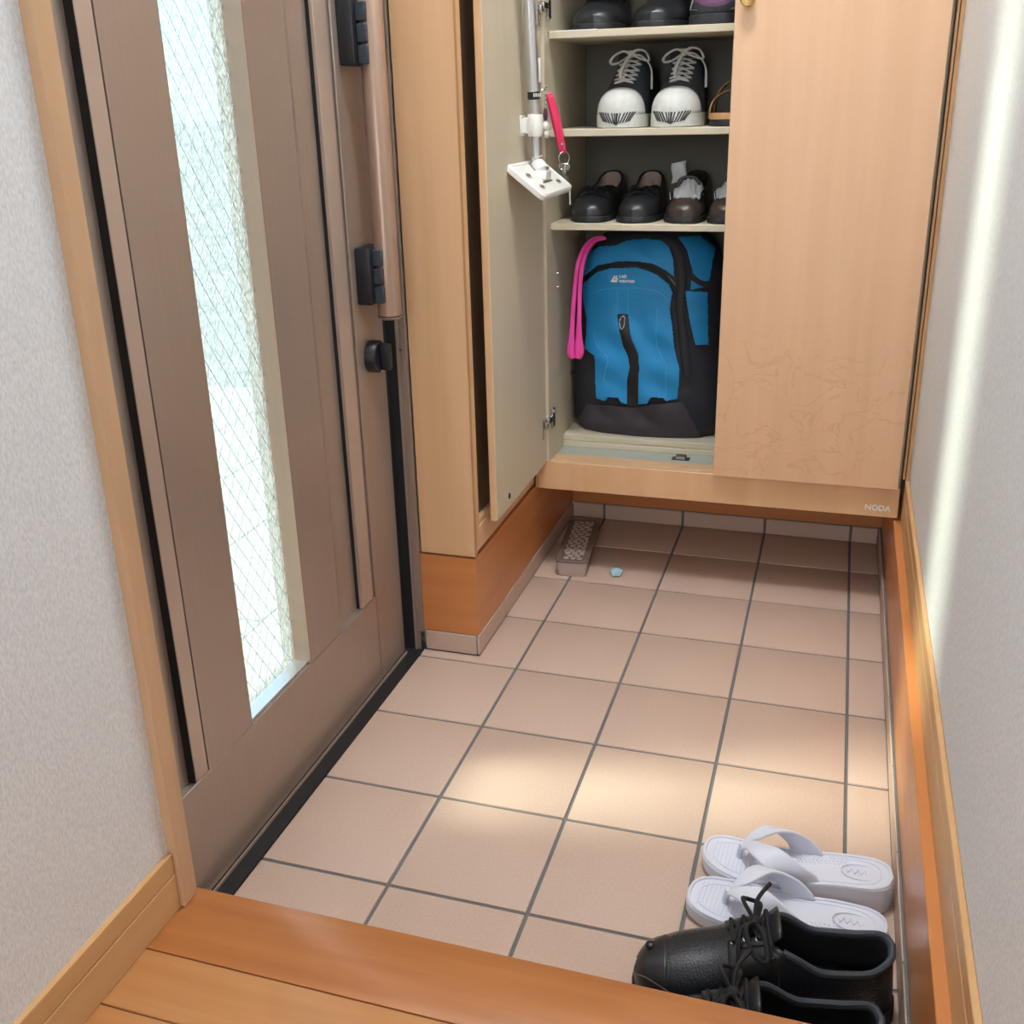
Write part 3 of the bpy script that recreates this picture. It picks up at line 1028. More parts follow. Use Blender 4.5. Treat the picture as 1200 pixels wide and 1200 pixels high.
# --- white flip-flops
def flipflop(loc, rz, side, label):
    r = thing('flip_flop', label, 'sandal', loc, rz, 'white foam flip-flops on the tiles')
    WF = [(0, 0), (0.012, 0.4), (0.05, 0.7), (0.12, 0.9), (0.24, 1.0), (0.36, 0.97), (0.55, 0.8), (0.72, 0.78), (0.88, 0.76), (0.95, 0.62), (0.985, 0.4), (1, 0)]
    s = Shoe(r, 0.252, 0.085, [(0, 0.02), (1, 0.03)], [(0, 0), (1, 0)], 0.0, bend=0.006 * side, wf=WF)
    top = curve([(0, 0.024), (0.25, 0.018), (0.5, 0.025), (0.75, 0.036), (1, 0.041)])
    bot = curve([(0, 0.006), (0.2, 0.0), (0.6, 0.0), (1, 0.0)])
    s.sole('sole', 'eva', bot, top, 0.0)
    # raised rim around the footbed
    P = []
    ts = s.stations(0.004, 0.996, 40)
    ts = [min(0.996, max(0.004, t)) for t in s.stations(0, 1, 44)]
    for t in ts:
        P.append(Vector((s.W / 2 * s.w(t) * 0.93 + s.c(t), (t - 0.5) * s.L * 0.975, top(t) + 0.0004)))
    Q = [Vector((2 * s.c(t) - p.x, p.y, p.z)) for t, p in zip(ts, P)]
    MB().tube(P + Q[::-1], 0.0024, 6, closed=True).build('rim', 'eva', r)
    P2 = [Vector(((p.x - s.c(t)) * 0.78 + s.c(t), p.y * 0.9, top(0.5 + (t - 0.5) * 0.9) + 0.0002)) for t, p in zip(ts, P)]
    Q2 = [Vector((2 * s.c(t) - p.x, p.y, p.z)) for t, p in zip(ts, P2)]
    MB().tube(P2 + Q2[::-1], 0.0009, 5, closed=True).build('inner_rim', 'eva', r)
    # massage pimples on the forefoot and along the arch
    mb = MB()
    for i in range(15):
        for j in range(-7, 8):
            t = 0.07 + 0.022 * i
            x = j * 0.0042 + (0.0021 if i % 2 else 0)
            if abs(x) < s.W / 2 * s.w(t) * 0.68:
                mb.sphere((x + s.c(t), (t - 0.5) * s.L, top(t)), 0.0013, sz=0.8, u=6, v=4)
    for i in range(17):
        t = 0.42 + 0.021 * i
        for j in range(4):
            x = side * (s.W / 2 * s.w(t) * 0.84 - j * 0.0052)
            mb.sphere((x + s.c(t), (t - 0.5) * s.L + (0.0025 if j % 2 else 0), top(t)), 0.0019, sz=0.9, u=6, v=4)
    o = mb.build('pimples', 'eva', r)
    o['kind'] = 'stuff'
    # oval heel stamp
    mb = MB()
    t = 0.83
    mb.tube([(0.015 * math.cos(k * PI / 12) + s.c(t), (t - 0.5) * s.L + 0.024 * math.sin(k * PI / 12), top(t) + 0.0006) for k in range(24)], 0.0009, 5, closed=True)
    mb.tube([(s.c(t) + 0.0045 * math.sin(k * 1.3), (t - 0.5) * s.L - 0.017 + k * 0.0017, top(t) + 0.0006) for k in range(21)], 0.0008, 5)
    mb.build('heel_stamp', 'eva', r)
    # thong strap
    tp = 0.2
    post = Vector((s.c(tp) + side * 0.004, (tp - 0.5) * s.L, top(tp)))
    MB().tube([post - Vector((0, 0, 0.004)), post + Vector((0, 0.002, 0.012)), post + Vector((0, 0.006, 0.022))], [0.0048, 0.0045, 0.006], 10).build('toe_post', 'eva', r)
    for sd_ in (1, -1):
        te = 0.57
        end = Vector((sd_ * (s.W / 2 * s.w(te) - 0.002) + s.c(te), (te - 0.5) * s.L, top(te) - 0.006))
        mid = Vector((sd_ * 0.029 + s.c(0.36), (0.37 - 0.5) * s.L, 0.060))
        st = post + Vector((sd_ * 0.002, 0.004, 0.021))
        C = bez([st, st + Vector((sd_ * 0.009, 0.014, 0.0125)), mid, mid * 0.42 + end * 0.58 + Vector((sd_ * 0.005, 0, 0.007)), end], 8)
        N = len(C) - 1
        rows = []
        for i, p in enumerate(C):
            f = i / N
            hw = 0.0065 + 0.0105 * smoothstep(0.0, 0.55, f) + 0.006 * smoothstep(0.7, 1.0, f)
            d = (C[min(N, i + 1)] - C[max(0, i - 1)]).normalized()
            up = Vector((sd_ * (0.25 + 0.75 * smoothstep(0.3, 0.9, f)), 0.0, 1.0 - 0.75 * smoothstep(0.3, 0.9, f))).normalized()
            wd = d.cross(up).normalized()
            if i == N:
                wd = Vector((0, 1, 0)) if wd.y > 0 else Vector((0, -1, 0))
            rows.append([p + wd * hw * k + up * 0.0018 * (1 - k * k) for k in (-1, -0.75, -0.4, 0, 0.4, 0.75, 1)])
        o = MB().grid(rows).build('strap', 'eva', r, solid=0.0042, subd=1)
    return r


l, a = place((0.409, 0.163, 0), (0.658, 0.150, 0))
flipflop(l, a, -1, 'white foam flip-flop lying free of the black shoes')
l, a = place((0.401, 0.080, 0), (0.649, 0.053, 0))
flipflop(l, a, 1, 'white foam flip-flop tucked against the black leather shoe')


# --- canvas sneakers on the middle shelf
def sneaker(loc, rz, side, label):
    r = thing('canvas_sneaker', label, 'shoe', loc, rz, 'charcoal canvas sneakers on the shelf')
    H = [(0, 0.036), (0.03, 0.054), (0.1, 0.068), (0.18, 0.073), (0.3, 0.086), (0.42, 0.108), (0.52, 0.128), (0.6, 0.128), (0.75, 0.112), (0.9, 0.108), (1, 0.112)]
    O = [(0, 0), (0.22, 0), (0.27, 0.2), (0.45, 0.3), (0.55, 0.5), (0.7, 0.75), (1, 0.75)]
    s = Shoe(r, 0.272, 0.099, H, O, 0.024, bend=0.005 * side, heel_in=0.01)
    so = s.sole('sole', 'rubber', 0.0, 0.0255, 0.0018)
    s.patch('upper', 'canvas', 0, 1, 0, 1, 0, 44, 12, 0.003)
    s.patch('lining', 'lining_b', 0.5, 1, 0.05, 1, -0.004, 24, 8, 0.001)
    s.patch('toe_cap', 'rubber', 0, 0.19, 0, 1, 0.0014, 20, 12, 0.0025)
    mb = MB()
    for k in range(-7, 8):
        ang = k * 0.17
        x0 = 0.006 * math.sin(ang * 1.2)
        for q in range(1):
            t0 = 0.002 + 0.05 * (1 - math.cos(ang))
            ta = 0.0005 + 0.055 * (abs(k) / 7.0) ** 2
            tb = 0.0003 + 0.022 * (abs(k) / 7.0) ** 2
            sg = 1 if k >= 0 else -1
            ga, gb = s.S(sg, ta, 0.16 - 0.012 * abs(k), 0.0022), s.S(sg, tb, 0.0, 0.003)
            gb.z = 0.006 + 0.001 * abs(k)
            mb.tube([ga, (ga + gb) / 2 + Vector((0, -0.0012, 0)), gb], 0.0012, 5)
    mb.build('tread_grooves', 'gasket', so)
    # tongue
    rows = []
    for i in range(17):
        t = 0.24 + 0.34 * i / 16
        zz = s.h(t) - 0.002 if t < 0.5 else s.h(0.5) + (t - 0.5) * 0.26
        rows.append([Vector((x * (0.016 + 0.016 * (i / 16)) + s.c(t), (min(t, 0.55) - 0.5) * s.L, zz - 0.006 * x * x)) for x in (-1, -0.6, -0.2, 0.2, 0.6, 1)])
    MB().grid(rows).build('tongue', 'canvas', r, solid=0.003)
    tp = rows[-1][2]
    MB().box(s.c(0.5) - 0.012, s.c(0.5) + 0.012, tp.y - 0.0035, tp.y - 0.002, tp.z - 0.014, tp.z - 0.002).build('tongue_label', 'rubber', r)
    s.rim('collar', 'canvas', 0.56, 0.004)
    # laces
    mb = MB()
    T = (0.27, 0.32, 0.37, 0.42, 0.47, 0.52)
    for k, t in enumerate(T):
        a, b = s.S(1, t, 0.9, 0.003), s.S(-1, t, 0.9, 0.003)
        if k == 0:
            mb.tube([a, (a + b) / 2 + Vector((0, 0, 0.004)), b], 0.0042, 7, flat=0.45)
        if k < 5:
            c_, d_ = s.S(1, T[k + 1], 0.9, 0.003), s.S(-1, T[k + 1], 0.9, 0.003)
            mb.tube([a, (a + d_) / 2 + Vector((0, -0.003, 0.006)), d_], 0.0042, 7, flat=0.45)
            mb.tube([b, (b + c_) / 2 + Vector((0, -0.003, 0.004)), c_], 0.0042, 7, flat=0.45)
    c0 = Vector((s.c(0.5), (0.5 - 0.5) * s.L - 0.008, s.h(0.5) + 0.01))
    mb.sphere(c0, 0.007)
    e = Vector
    mb.tube(bez([c0, c0 + e((-0.014, -0.01, 0.006)), c0 + e((-0.034, -0.014, -0.004)), c0 + e((-0.038, -0.016, -0.016)), c0 + e((-0.022, -0.016, -0.015)), c0], 6), 0.0042, 7, flat=0.5)
    mb.tube(bez([c0, c0 + e((0.014, -0.008, 0.008)), c0 + e((0.032, -0.012, 0.004)), c0 + e((0.04, -0.014, -0.012)), c0 + e((0.026, -0.014, -0.01)), c0], 6), 0.0042, 7, flat=0.5)
    mb.tube(bez([c0, c0 + e((-0.006, -0.018, -0.012)), c0 + e((-0.011, -0.042, -0.034)), c0 + e((-0.006, -0.052, -0.056))], 6), 0.0036, 7, flat=0.5)
    mb.tube(bez([c0, c0 + e((0.024, -0.01, -0.004)), c0 + e((0.044, -0.014, -0.026)), c0 + e((0.047, -0.016, -0.066))], 6), 0.0034, 7, flat=0.5)
    mb.build('laces', 'lace', r)
    for sd_ in (1, -1):
        mb = MB()
        for t in T:
            mb.lathe([(0.0016, 0), (0.0034, 0), (0.0034, 0.001), (0.0016, 0.001)], s.S(sd_, t, 0.9, 0.001), s.S(sd_, t, 0.9, 0.01) - s.S(sd_, t, 0.9, 0.0), 8)
        mb.build('eyelets', 'chrome', r)
    return r


def shelfpos(x, toe_y, L, z, rz=0.0):
    c = math.cos(rz)
    return (x - 0.003 - math.sin(rz) * L / 2, toe_y + 0.014 + L / 2 * c, z)


sneaker(shelfpos(0.084, 1.052, 0.272, SH[1], -0.05), -0.05, 1, 'charcoal canvas sneaker whose lace bow droops, standing nearer the keys')
sneaker(shelfpos(0.196, 1.050, 0.272, SH[1], 0.0), 0.0, -1, 'charcoal canvas sneaker with a high lace bow beside the tan sandal')


# --- black slip-on shoes with bow
def loafer(loc, rz, side, label, name='slip_on_shoe', group='black slip-on shoes on the lower shelf', leather='leather_s', lin='lining_t', bow=True, W=0.086, L=0.246, tall=1.0):
    r = thing(name, label, 'shoe', loc, rz, group)
    H = [(0, 0.026), (0.05, 0.038), (0.15, 0.047), (0.3, 0.056 * tall), (0.42, 0.064 * tall), (0.5, 0.062), (0.62, 0.056), (0.8, 0.064), (0.92, 0.078), (1, 0.086)]
    O = [(0, 0), (0.34, 0), (0.38, 0.35), (0.45, 0.62), (0.6, 0.8), (0.85, 0.82), (1, 0.7)]
    s = Shoe(r, L, W, H, O, 0.012, bend=0.006 * side, heel_in=0.012)
    s.sole('sole', 'gasket', 0.0, 0.013, 0.002)
    s.patch('upper', leather, 0, 1, 0, 1, 0, 44, 12, 0.0025)
    s.patch('lining', lin, 0.36, 1, 0.02, 1, -0.0034, 26, 8, 0.0008)
    s.patch('insole', lin, 0.2, 0.985, 0.0, 0.02, -0.003, 12, 1, 0.001)
    mb = MB()
    rows = []
    for t in s.stations(0.02, 0.98, 16):
        w = s.W / 2 * s.w(t) * 0.9
        rows.append([Vector((x * w + s.c(t), (t - 0.5) * s.L * 0.97, 0.0135 + 0.006 * smoothstep(0.5, 1, t))) for x in (-1, 0, 1)])
    mb.grid(rows).build('footbed', lin, r)
    s.rim('collar', leather, 0.35, 0.0024)
    if bow:
        mb = MB()
        for t in (0.24, 0.3):
            mb.tube(s.across(t, 0.003, 0.5, 6), 0.0022, 6)
        mb.build('band', leather, r)
        c0 = s.S(1, 0.3, 1, 0.006)
        mb = MB()
        for sd_ in (1, -1):
            mb.tube(bez([c0, c0 + Vector((sd_ * 0.014, -0.004, 0.004)), c0 + Vector((sd_ * 0.027, -0.004, -0.004)), c0 + Vector((sd_ * 0.020, -0.012, -0.006)), c0], 5), 0.0017, 6)
            mb.tube(bez([c0, c0 + Vector((sd_ * 0.01, -0.014, -0.004)), c0 + Vector((sd_ * 0.022, -0.026, -0.014))], 5), 0.0015, 6)
        mb.build('bow', 'chrome' if False else leather, r)
    return r, s


loafer(shelfpos(0.026, 1.050, 0.246, SH[0], -0.03), -0.03, 1, 'black slip-on shoe with taupe lining standing nearer the wiper head')
loafer(shelfpos(0.126, 1.048, 0.246, SH[0], 0.02), 0.02, -1, 'black slip-on shoe with taupe lining beside the brown strap shoe')

# --- brown strap shoes stuffed with paper
for x, lab, plab, sgn in ((0.220, 'dark brown strap shoe stuffed with paper, beside the black slip-on', 'crumpled white paper sticking out of the brown shoe beside the black slip-on', 1),
                          (0.306, 'dark brown strap shoe stuffed with paper, half behind the closed cabinet door', 'crumpled white paper in the brown shoe half behind the cabinet door', -1)):
    lc = shelfpos(x, 1.045, 0.24, SH[0])
    r, s = loafer(lc, 0.0, sgn, lab, 'strap_shoe', 'brown strap shoes on the lower shelf', 'brownleather', 'lining_b', False, 0.08, 0.24, 0.75)
    P = [s.S(1, 0.44, 0.75, 0.001), s.S(1, 0.45, 1.0, 0.004), Vector((s.c(0.46) + 0.014, -0.01, 0.078)), Vector((s.c(0.46) - 0.014, -0.01, 0.078)), s.S(-1, 0.45, 1.0, 0.004), s.S(-1, 0.44, 0.75, 0.001)]
    MB().tube(bez(P, 6), 0.0042, 8, flat=0.4, up=(0, 1, 0.2)).build('ankle_strap', 'brownleather', r)
    p = s.S(-1, 0.44, 0.75, 0.004)
    mb = MB().tube([p + Vector((-0.003, -0.003, -0.008)), p + Vector((-0.005, -0.003, 0.004)), p + Vector((-0.003, -0.003, 0.008))], 0.0013, 6)
    mb.build('buckle', 'chrome', r)
    # paper
    rows = []
    for i in range(13):
        t = i / 12
        row = []
        for j in range(13):
            q = j / 12 * 2 - 1
            w = 0.029 * (1 - 0.2 * t)
            zz = 0.043 + 0.038 * math.sin(min(1, t * 1.1) * PI * 0.8) * (1 - 0.55 * q * q)
            row.append(Vector((q * w + 0.003 * math.sin(9 * t + q * 4), -0.052 + t * 0.085, zz + 0.003 * math.sin(13 * q + 7 * t))))
        rows.append(row)
    pa = MB().grid(rows).build('stuffing_paper', 'paper', solid=0.0012)
    pa.location = Vector(lc) + Vector((0, 0.004, 0))
    tag(pa, plab, 'paper')
rows = [[Vector((-0.02 + 0.03 * i / 6 + 0.002 * math.sin(j), 0.004 * math.sin(i * 0.8 + j * 0.5), 0.04 * j / 6 + 0.006 * i / 6)) for i in range(7)] for j in range(7)]
pa = MB().grid(rows).build('paper_sheet', 'paper', solid=0.001)
pa.location = (0.194, 1.200, SH[0] + 0.066)
tag(pa, 'upright folded white paper sheet tucked behind the brown shoe strap', 'paper')

# --- tan sandals (middle shelf, partly behind the closed door)
for x, lab in ((0.305, 'tan cork sandal beside the canvas sneakers, half behind the cabinet door'),):
    r = thing('cork_sandal', lab, 'sandal', shelfpos(x, 1.048, 0.25, SH[1]), 0.0)
    s = Shoe(r, 0.25, 0.09, [(0, 0.03), (1, 0.03)], [(0, 0), (1, 0)], 0.0, bend=0.005)
    s.sole('outsole', 'gasket', 0.0, 0.011, 0.0)
    s.sole('footbed', 'cork', 0.0112, 0.024, 0.0)
    for t in (0.28, 0.46):
        w = s.W / 2 * s.w(t)
        rows = []
        for k in range(15):
            an = PI * k / 14
            rows.append([Vector(((w + 0.001) * math.cos(an) + s.c(t), (t - 0.5) * s.L + dy + 0.01 * math.sin(an), 0.014 + (0.052 + (t - 0.28) * 0.1) * math.sin(an) ** 0.7)) for dy in (-0.016, -0.008, 0, 0.008, 0.016)])
        MB().grid(rows).build('strap', 'tan', r, solid=0.003)
        MB().box(w * 0.62 - 0.006 + s.c(t), w * 0.62 + 0.006 + s.c(t), (t - 0.5) * s.L - 0.012, (t - 0.5) * s.L + 0.012, 0.058 + (t - .28) * 0.1, 0.062 + (t - .28) * 0.1, bev=0.001).build('buckle', 'brass', r)

# --- upper shelf: black shoes and purple sneakers
loafer(shelfpos(0.035, 1.062, 0.26, SH[2], 0.02), 0.02, 1, 'plain black shoe on the top shelf next to the hinge', 'black_shoe', 'black shoes on the top shelf', 'leather_s', 'lining_b', False, 0.1, 0.26)
loafer(shelfpos(0.153, 1.060, 0.26, SH[2], -0.02), -0.02, -1, 'plain black shoe on the top shelf beside the purple sneaker', 'black_shoe', 'black shoes on the top shelf', 'leather_s', 'lining_b', False, 0.1, 0.26)
for x, lab, sgn in ((0.263, 'purple sneaker with silver flashes beside the black shoes', 1), (0.365, 'purple sneaker hidden mostly behind the closed cabinet door', -1)):
    r = thing('purple_sneaker', lab, 'shoe', shelfpos(x, 1.056, 0.265, SH[2]), 0.0, 'purple sneakers on the top shelf')
    H = [(0, 0.036), (0.06, 0.05), (0.2, 0.062), (0.35, 0.082), (0.5, 0.104), (0.62, 0.1), (0.8, 0.086), (1, 0.098)]
    s = Shoe(r, 0.265, 0.098, H, DERBY_O, 0.02, bend=0.006 * sgn, heel_in=0.008)
    s.sole('sole', 'bagblack', 0.0, 0.0195, 0.002)
    s.patch('upper', 'purple', 0, 1, 0, 1, 0, 40, 12, 0.003)
    s.patch('lining', 'lining_b', 0.48, 1, 0.05, 1, -0.004, 24, 8, 0.001)
    s.patch('toe_guard', 'bagblack', 0, 0.14, 0, 0.4, 0.001, 16, 6, 0.002)
    for sd_ in (1, -1):
        s.patch('flash', 'rubber', 0.04, 0.42, 0.12, 0.2, 0.0015, 16, 4, 0.001, edge=lambda t: 0.13 + 0.42 * smoothstep(0.12, 0.4, t), sides=(sd_,))
    s.rim('collar', 'bagblack', 0.54, 0.005)
    mb = MB()
    for k in range(5):
        mb.tube(s.across(0.3 + 0.04 * k, 0.003, 0.72, 5), 0.0028, 6)
    mb.build('laces', 'lace', r)
pa = tag(B(-0.032, 0.046, 1.0535, 1.08, SH[2], SH[2] + 0.001).build('paper_liner', 'paper'), 'thin white paper sheet under the black shoe on the top shelf', 'paper')

# ------------------------------------------------------------------ backpack
BX, BZ, BH = 0.134, 0.2965, 0.452
fa = curve([(0, 0.160), (0.06, 0.178), (0.3, 0.178), (0.6, 0.168), (0.8, 0.156), (0.92, 0.130), (0.98, 0.100), (1, 0.066)])
fb = curve([(0, 0.088), (0.06, 0.100), (0.2, 0.108), (0.5, 0.112), (0.75, 0.100), (0.9, 0.085), (0.97, 0.062), (1, 0.035)])
YC = 1.256


def fy(x, z):
    t = min(1, max(0, (z - BZ) / BH))
    a, b = fa(t), fb(t)
    q = min(1, abs((x - BX) / a))
    y = YC - b * (1 - q ** 2.7) ** (1 / 2.7)
    wr = 0.0042 * math.sin(38 * x + 55 * z) * math.sin(23 * z - 30 * x + 1) + 0.0026 * math.sin(70 * z + 60 * x)
    return y + wr * (1 - q)


bpk = thing('backpack', 'blue and black hiking backpack standing at the bottom of the shoe cabinet', 'bag', (BX, YC, BZ))
rings = []
NZ = 40
for i in range(NZ + 1):
    t = i / NZ
    t = (1 - math.cos(PI * t)) / 2
    a, b = fa(t), fb(t)
    z = BZ + BH * t
    ring = []
    for k in range(64):
        th = 2 * PI * k / 64
        cx, sy_ = math.cos(th), math.sin(th)
        n = 2.7
        ex = math.copysign(abs(cx) ** (2 / n), cx)
        ey = math.copysign(abs(sy_) ** (2 / n), sy_)
        ring.append(Vector((BX + a * ex * 0.995, YC + (b * ey * 0.985 if ey < 0 else min(0.1, b) * ey), z)))
    rings.append(ring)
MB().loft(rings).build('body', 'bagblack', bpk, world=True)

TOPP = [(681, 326), (681, 316), (688, 298), (703, 289), (722, 288), (735, 282), (757, 280), (775, 282), (784, 289), (789, 303), (790, 324), (779, 316), (765, 309), (745, 306), (725, 306), (700, 311)]
MAIN = [(683, 333), (700, 319), (715, 314.5), (735, 314), (745, 313), (758, 317), (770, 322), (784, 333), (788, 343), (785, 362), (788, 385), (790, 408), (797, 435), (794, 467),
        (780, 470), (776, 466), (762, 466), (758, 473), (737, 474), (728, 472), (724, 466), (713, 465), (709, 469.5), (699, 467), (698, 450), (697, 417), (685, 408), (687, 395), (688, 375), (684, 352)]
ZIPP = [(723.5, 368), (736, 368), (738, 390), (742, 402), (748, 415), (749, 430), (748, 450), (748, 476), (735, 476), (735, 445), (738, 430), (736, 418), (730, 405), (726, 390)]
BASE = [(687, 474), (737, 477.5), (800, 471), (806, 482), (822, 512), (800, 514), (745, 512), (690, 507), (672, 505), (678, 492)]
SIDE1 = [(795, 278), (805, 292), (812, 318), (809, 340), (830, 335), (838, 290), (820, 277)]
SIDE2 = [(803, 341), (808, 375), (815, 404), (830, 404), (829, 342)]


def inside(p, poly):
    x, y = p
    c = False
    n = len(poly)
    for i in range(n):
        x1, y1 = poly[i]
        x2, y2 = poly[(i + 1) % n]
        if (y1 > y) != (y2 > y) and x < (x2 - x1) * (y - y1) / (y2 - y1) + x1:
            c = not c
    return c


def bag_region(name, poly, m, off, hole=None, solid=0.003, res=0.0016):
    # polygon outline laid on the front of the bag, cut into a fine grid
    us = [p[0] for p in poly]
    vs2 = [p[1] for p in poly]
    pa_, pb_ = PY(min(us), max(vs2), 1.16), PY(max(us), min(vs2), 1.16)
    nx, nz = int((pb_.x - pa_.x) / res) + 12, int((pb_.z - pa_.z) / res) + 12
    mb = MB()
    V = {}

    def vert(i, j):
        if (i, j) not in V:
            x, z = pa_.x - 6 * res + i * res, pa_.z - 6 * res + j * res
            V[(i, j)] = mb.bm.verts.new((x, fy(x, z) - off, z))
        return V[(i, j)]
    for i in range(nx):
        for j in range(nz):
            x, z = pa_.x - 6 * res + (i + 0.5) * res, pa_.z - 6 * res + (j + 0.5) * res
            if abs(x - BX) / fa(min(1, max(0, (z - BZ) / BH))) > 0.998:
                continue
            p = pix((x, fy(x, z) - off, z))
            if inside(p, poly) and not (hole and inside(p, hole)):
                mb.bm.faces.new((vert(i, j), vert(i + 1, j), vert(i + 1, j + 1), vert(i, j + 1)))
    return mb.build(name, m, bpk, world=True, solid=solid, off=0.0)


bag_region('top_panel', TOPP, 'blue', 0.004)
bag_region('pocket_panel', MAIN, 'blue', 0.0055, ZIPP)
zp = bag_region('pocket_zip', ZIPP, 'zip', 0.0045)
bag_region('base_panel', BASE, 'baggrey', 0.003)
bag_region('side_panel', SIDE1, 'blue', 0.003)
bag_region('side_panel', SIDE2, 'blue', 0.003)


def on_bag(u, v, off):
    p = PY(u, v, 1.16)
    for _ in range(6):
        p = PY(u, v, fy(p.x, p.z) - off)
    return p


def bag_line(name, pts, m, r, off, parent=bpk):
    P = [on_bag(p.x, p.y, off) for p in bez([(a, b, 0) for a, b in pts], 8)]
    return MB().tube(P, r, 6).build(name, m, parent, world=True)


bag_line('seam', [(695, 343), (708, 339), (723, 337.5), (745, 337.5), (760, 339), (774, 344), (784, 353)], 'blue_d', 0.0007, 0.0078)
bag_line('seam', [(723.5, 339), (723.5, 353), (723.8, 368)], 'blue_d', 0.0006, 0.0078)
bag_line('seam', [(736, 339), (736, 353), (736, 368)], 'blue_d', 0.0006, 0.0078)
bag_line('seam', [(696, 388), (699, 404), (712, 420), (709, 435), (707, 447)], 'blue_d', 0.0006, 0.0078)
bag_line('seam', [(770, 360), (769, 400), (775, 418), (780, 430), (780, 465)], 'blue_d', 0.0005, 0.0078)
bag_line('band_zip', [(683, 330), (700, 315), (722, 310.5), (745, 309.5), (765, 315), (782, 327), (791, 345)], 'zip', 0.0016, 0.0035)
P = [on_bag(u, v, 0.011) for u, v in ((727, 384), (726, 377), (729, 371), (732, 372), (731.5, 381), (729, 386))]
MB().tube(bez(P + [P[0]], 5), 0.0011, 6).build('zip_pull', 'chrome', zp, world=True)
P = [on_bag(u, v, 0.008) for u, v in ((664, 428), (668, 433), (673, 440))]
MB().tube(P, 0.0022, 6).build('zip_pull', 'collar', bpk, world=True)
P = [on_bag(u, v, 0.008) for u, v in ((783, 323), (787, 328), (791, 334))]
MB().tube(P, 0.0012, 6).build('zip_pull', 'chrome', bpk, world=True)
# shoulder strap along the right edge, top loop
P = [on_bag(u, v, 0.004) for u, v in ((778, 281), (790, 290), (797, 305), (799, 330), (797, 360), (800, 390), (803, 415), (806, 440))]
MB().tube(bez(P, 6), 0.0095, 8, flat=0.45, up=(0, -1, 0)).build('compression_strap', 'bagblack', bpk, world=True)
P = [on_bag(u, v, 0.006) for u, v in ((809, 322), (818, 330), (828, 333), (836, 330))]
MB().tube(bez(P, 6), 0.006, 8, flat=0.4, up=(0, -1, 0)).build('side_strap', 'bagblack', bpk, world=True)


def bag_text(s, size, u, v, bold=0.0):
    me_ = text_mesh(s, size, 0.0002, bold)
    o0 = on_bag(u, v, 0.0078)
    for w_ in me_.vertices:
        x, z = o0.x + w_.co.x, o0.z + w_.co.y
        w_.co = Vector((x, fy(x, z) - 0.0078 + w_.co.z, z))
    return me_


mkobj('lettering', bag_text('LAD', 0.0085, 725.5, 325.5, 0.0002), 'print', bpk, smooth=False, world=True)
mkobj('lettering', bag_text('WEATHER', 0.0072, 725.5, 331, 0.0002), 'print', bpk, smooth=False, world=True)
mb = MB()
for poly in ([(715.5, 330.5), (720, 323), (721.5, 323), (718.5, 328.5), (724, 328.5), (723, 330.5)], [(720.3, 327.6), (722.6, 323), (724, 323), (722.3, 326.2), (724.6, 326.2), (724, 327.6)]):
    pts = [on_bag(u, v, 0.0078) for u, v in poly]
    lo = [mb.bm.verts.new(p) for p in pts]
    hi = [mb.bm.verts.new(p + Vector((0, -0.0004, 0))) for p in pts]
    mb.bm.faces.new(lo)
    mb.bm.faces.new(hi)
    for i in range(len(pts)):
        j = (i + 1) % len(pts)
        mb.bm.faces.new((lo[i], lo[j], hi[j], hi[i]))
mb.build('logo', 'print', bpk, world=True, smooth=False)

# pink folded strap hanging over the left side of the bag
pk = thing('pink_strap', 'long hot pink rubber strap folded in two beside the blue backpack', 'strap', tuple(PY(677, 420, 1.085)))
for pts, rr in ((((708, 278), (694, 281), (684, 292), (677, 310), (674, 335), (671.5, 365), (670, 395), (669.5, 412), (672, 420)), [0.0035, 0.004, 0.0045, 0.0045, 0.0045, 0.0045, 0.006, 0.0095, 0.006]),
                (((710, 279), (697, 283), (687, 296), (682, 314), (679.5, 340), (679, 365), (678.5, 392), (679, 411), (677.5, 420)), [0.003, 0.0035, 0.004, 0.0045, 0.0045, 0.0045, 0.0065, 0.010, 0.007])):
    P = []
    for i, (u, v) in enumerate(pts):
        P.append(PY(u, v, 1.17 - 0.065 * smoothstep(0, 3, i)))
    Q = bez(P, 6)
    fr_ = curve([(i, x) for i, x in enumerate(rr)])
    MB().tube(Q, [fr_(i / 6) for i in range(len(Q))], 10, flat=0.35, up=(0.3, -1, 0)).build('strand', 'hotpink', pk, world=True)

# ------------------------------------------------------------------ floor wiper on the open door
XDI = -0.0532
ax = -0.030
top_p, bot_p = PX(618, 0, ax), PX(627.5, 190, ax)
bot_p = Vector((ax, 0.902, PX(627.5, 193, ax).z))
top_p = Vector((ax, 0.902 + (top_p.y - PX(627.5, 190, ax).y), top_p.z))
dv = (top_p - bot_p)
wi = thing('floor_wiper', 'white flat floor wiper with an aluminium pole hanging on the open door', 'mop', tuple(bot_p))


def alongp(f):
    return bot_p + dv * f


top_x = bot_p + dv * 1.6
k0 = (alongp(0.455) - bot_p).length / dv.length


def pole_at(v):
    # point on the pole axis seen at image row v
    lo, hi = -0.2, 1.6
    for _ in range(40):
        md = (lo + hi) / 2
        if pix(alongp(md))[1] > v:
            lo = md
        else:
            hi = md
    return alongp(md)


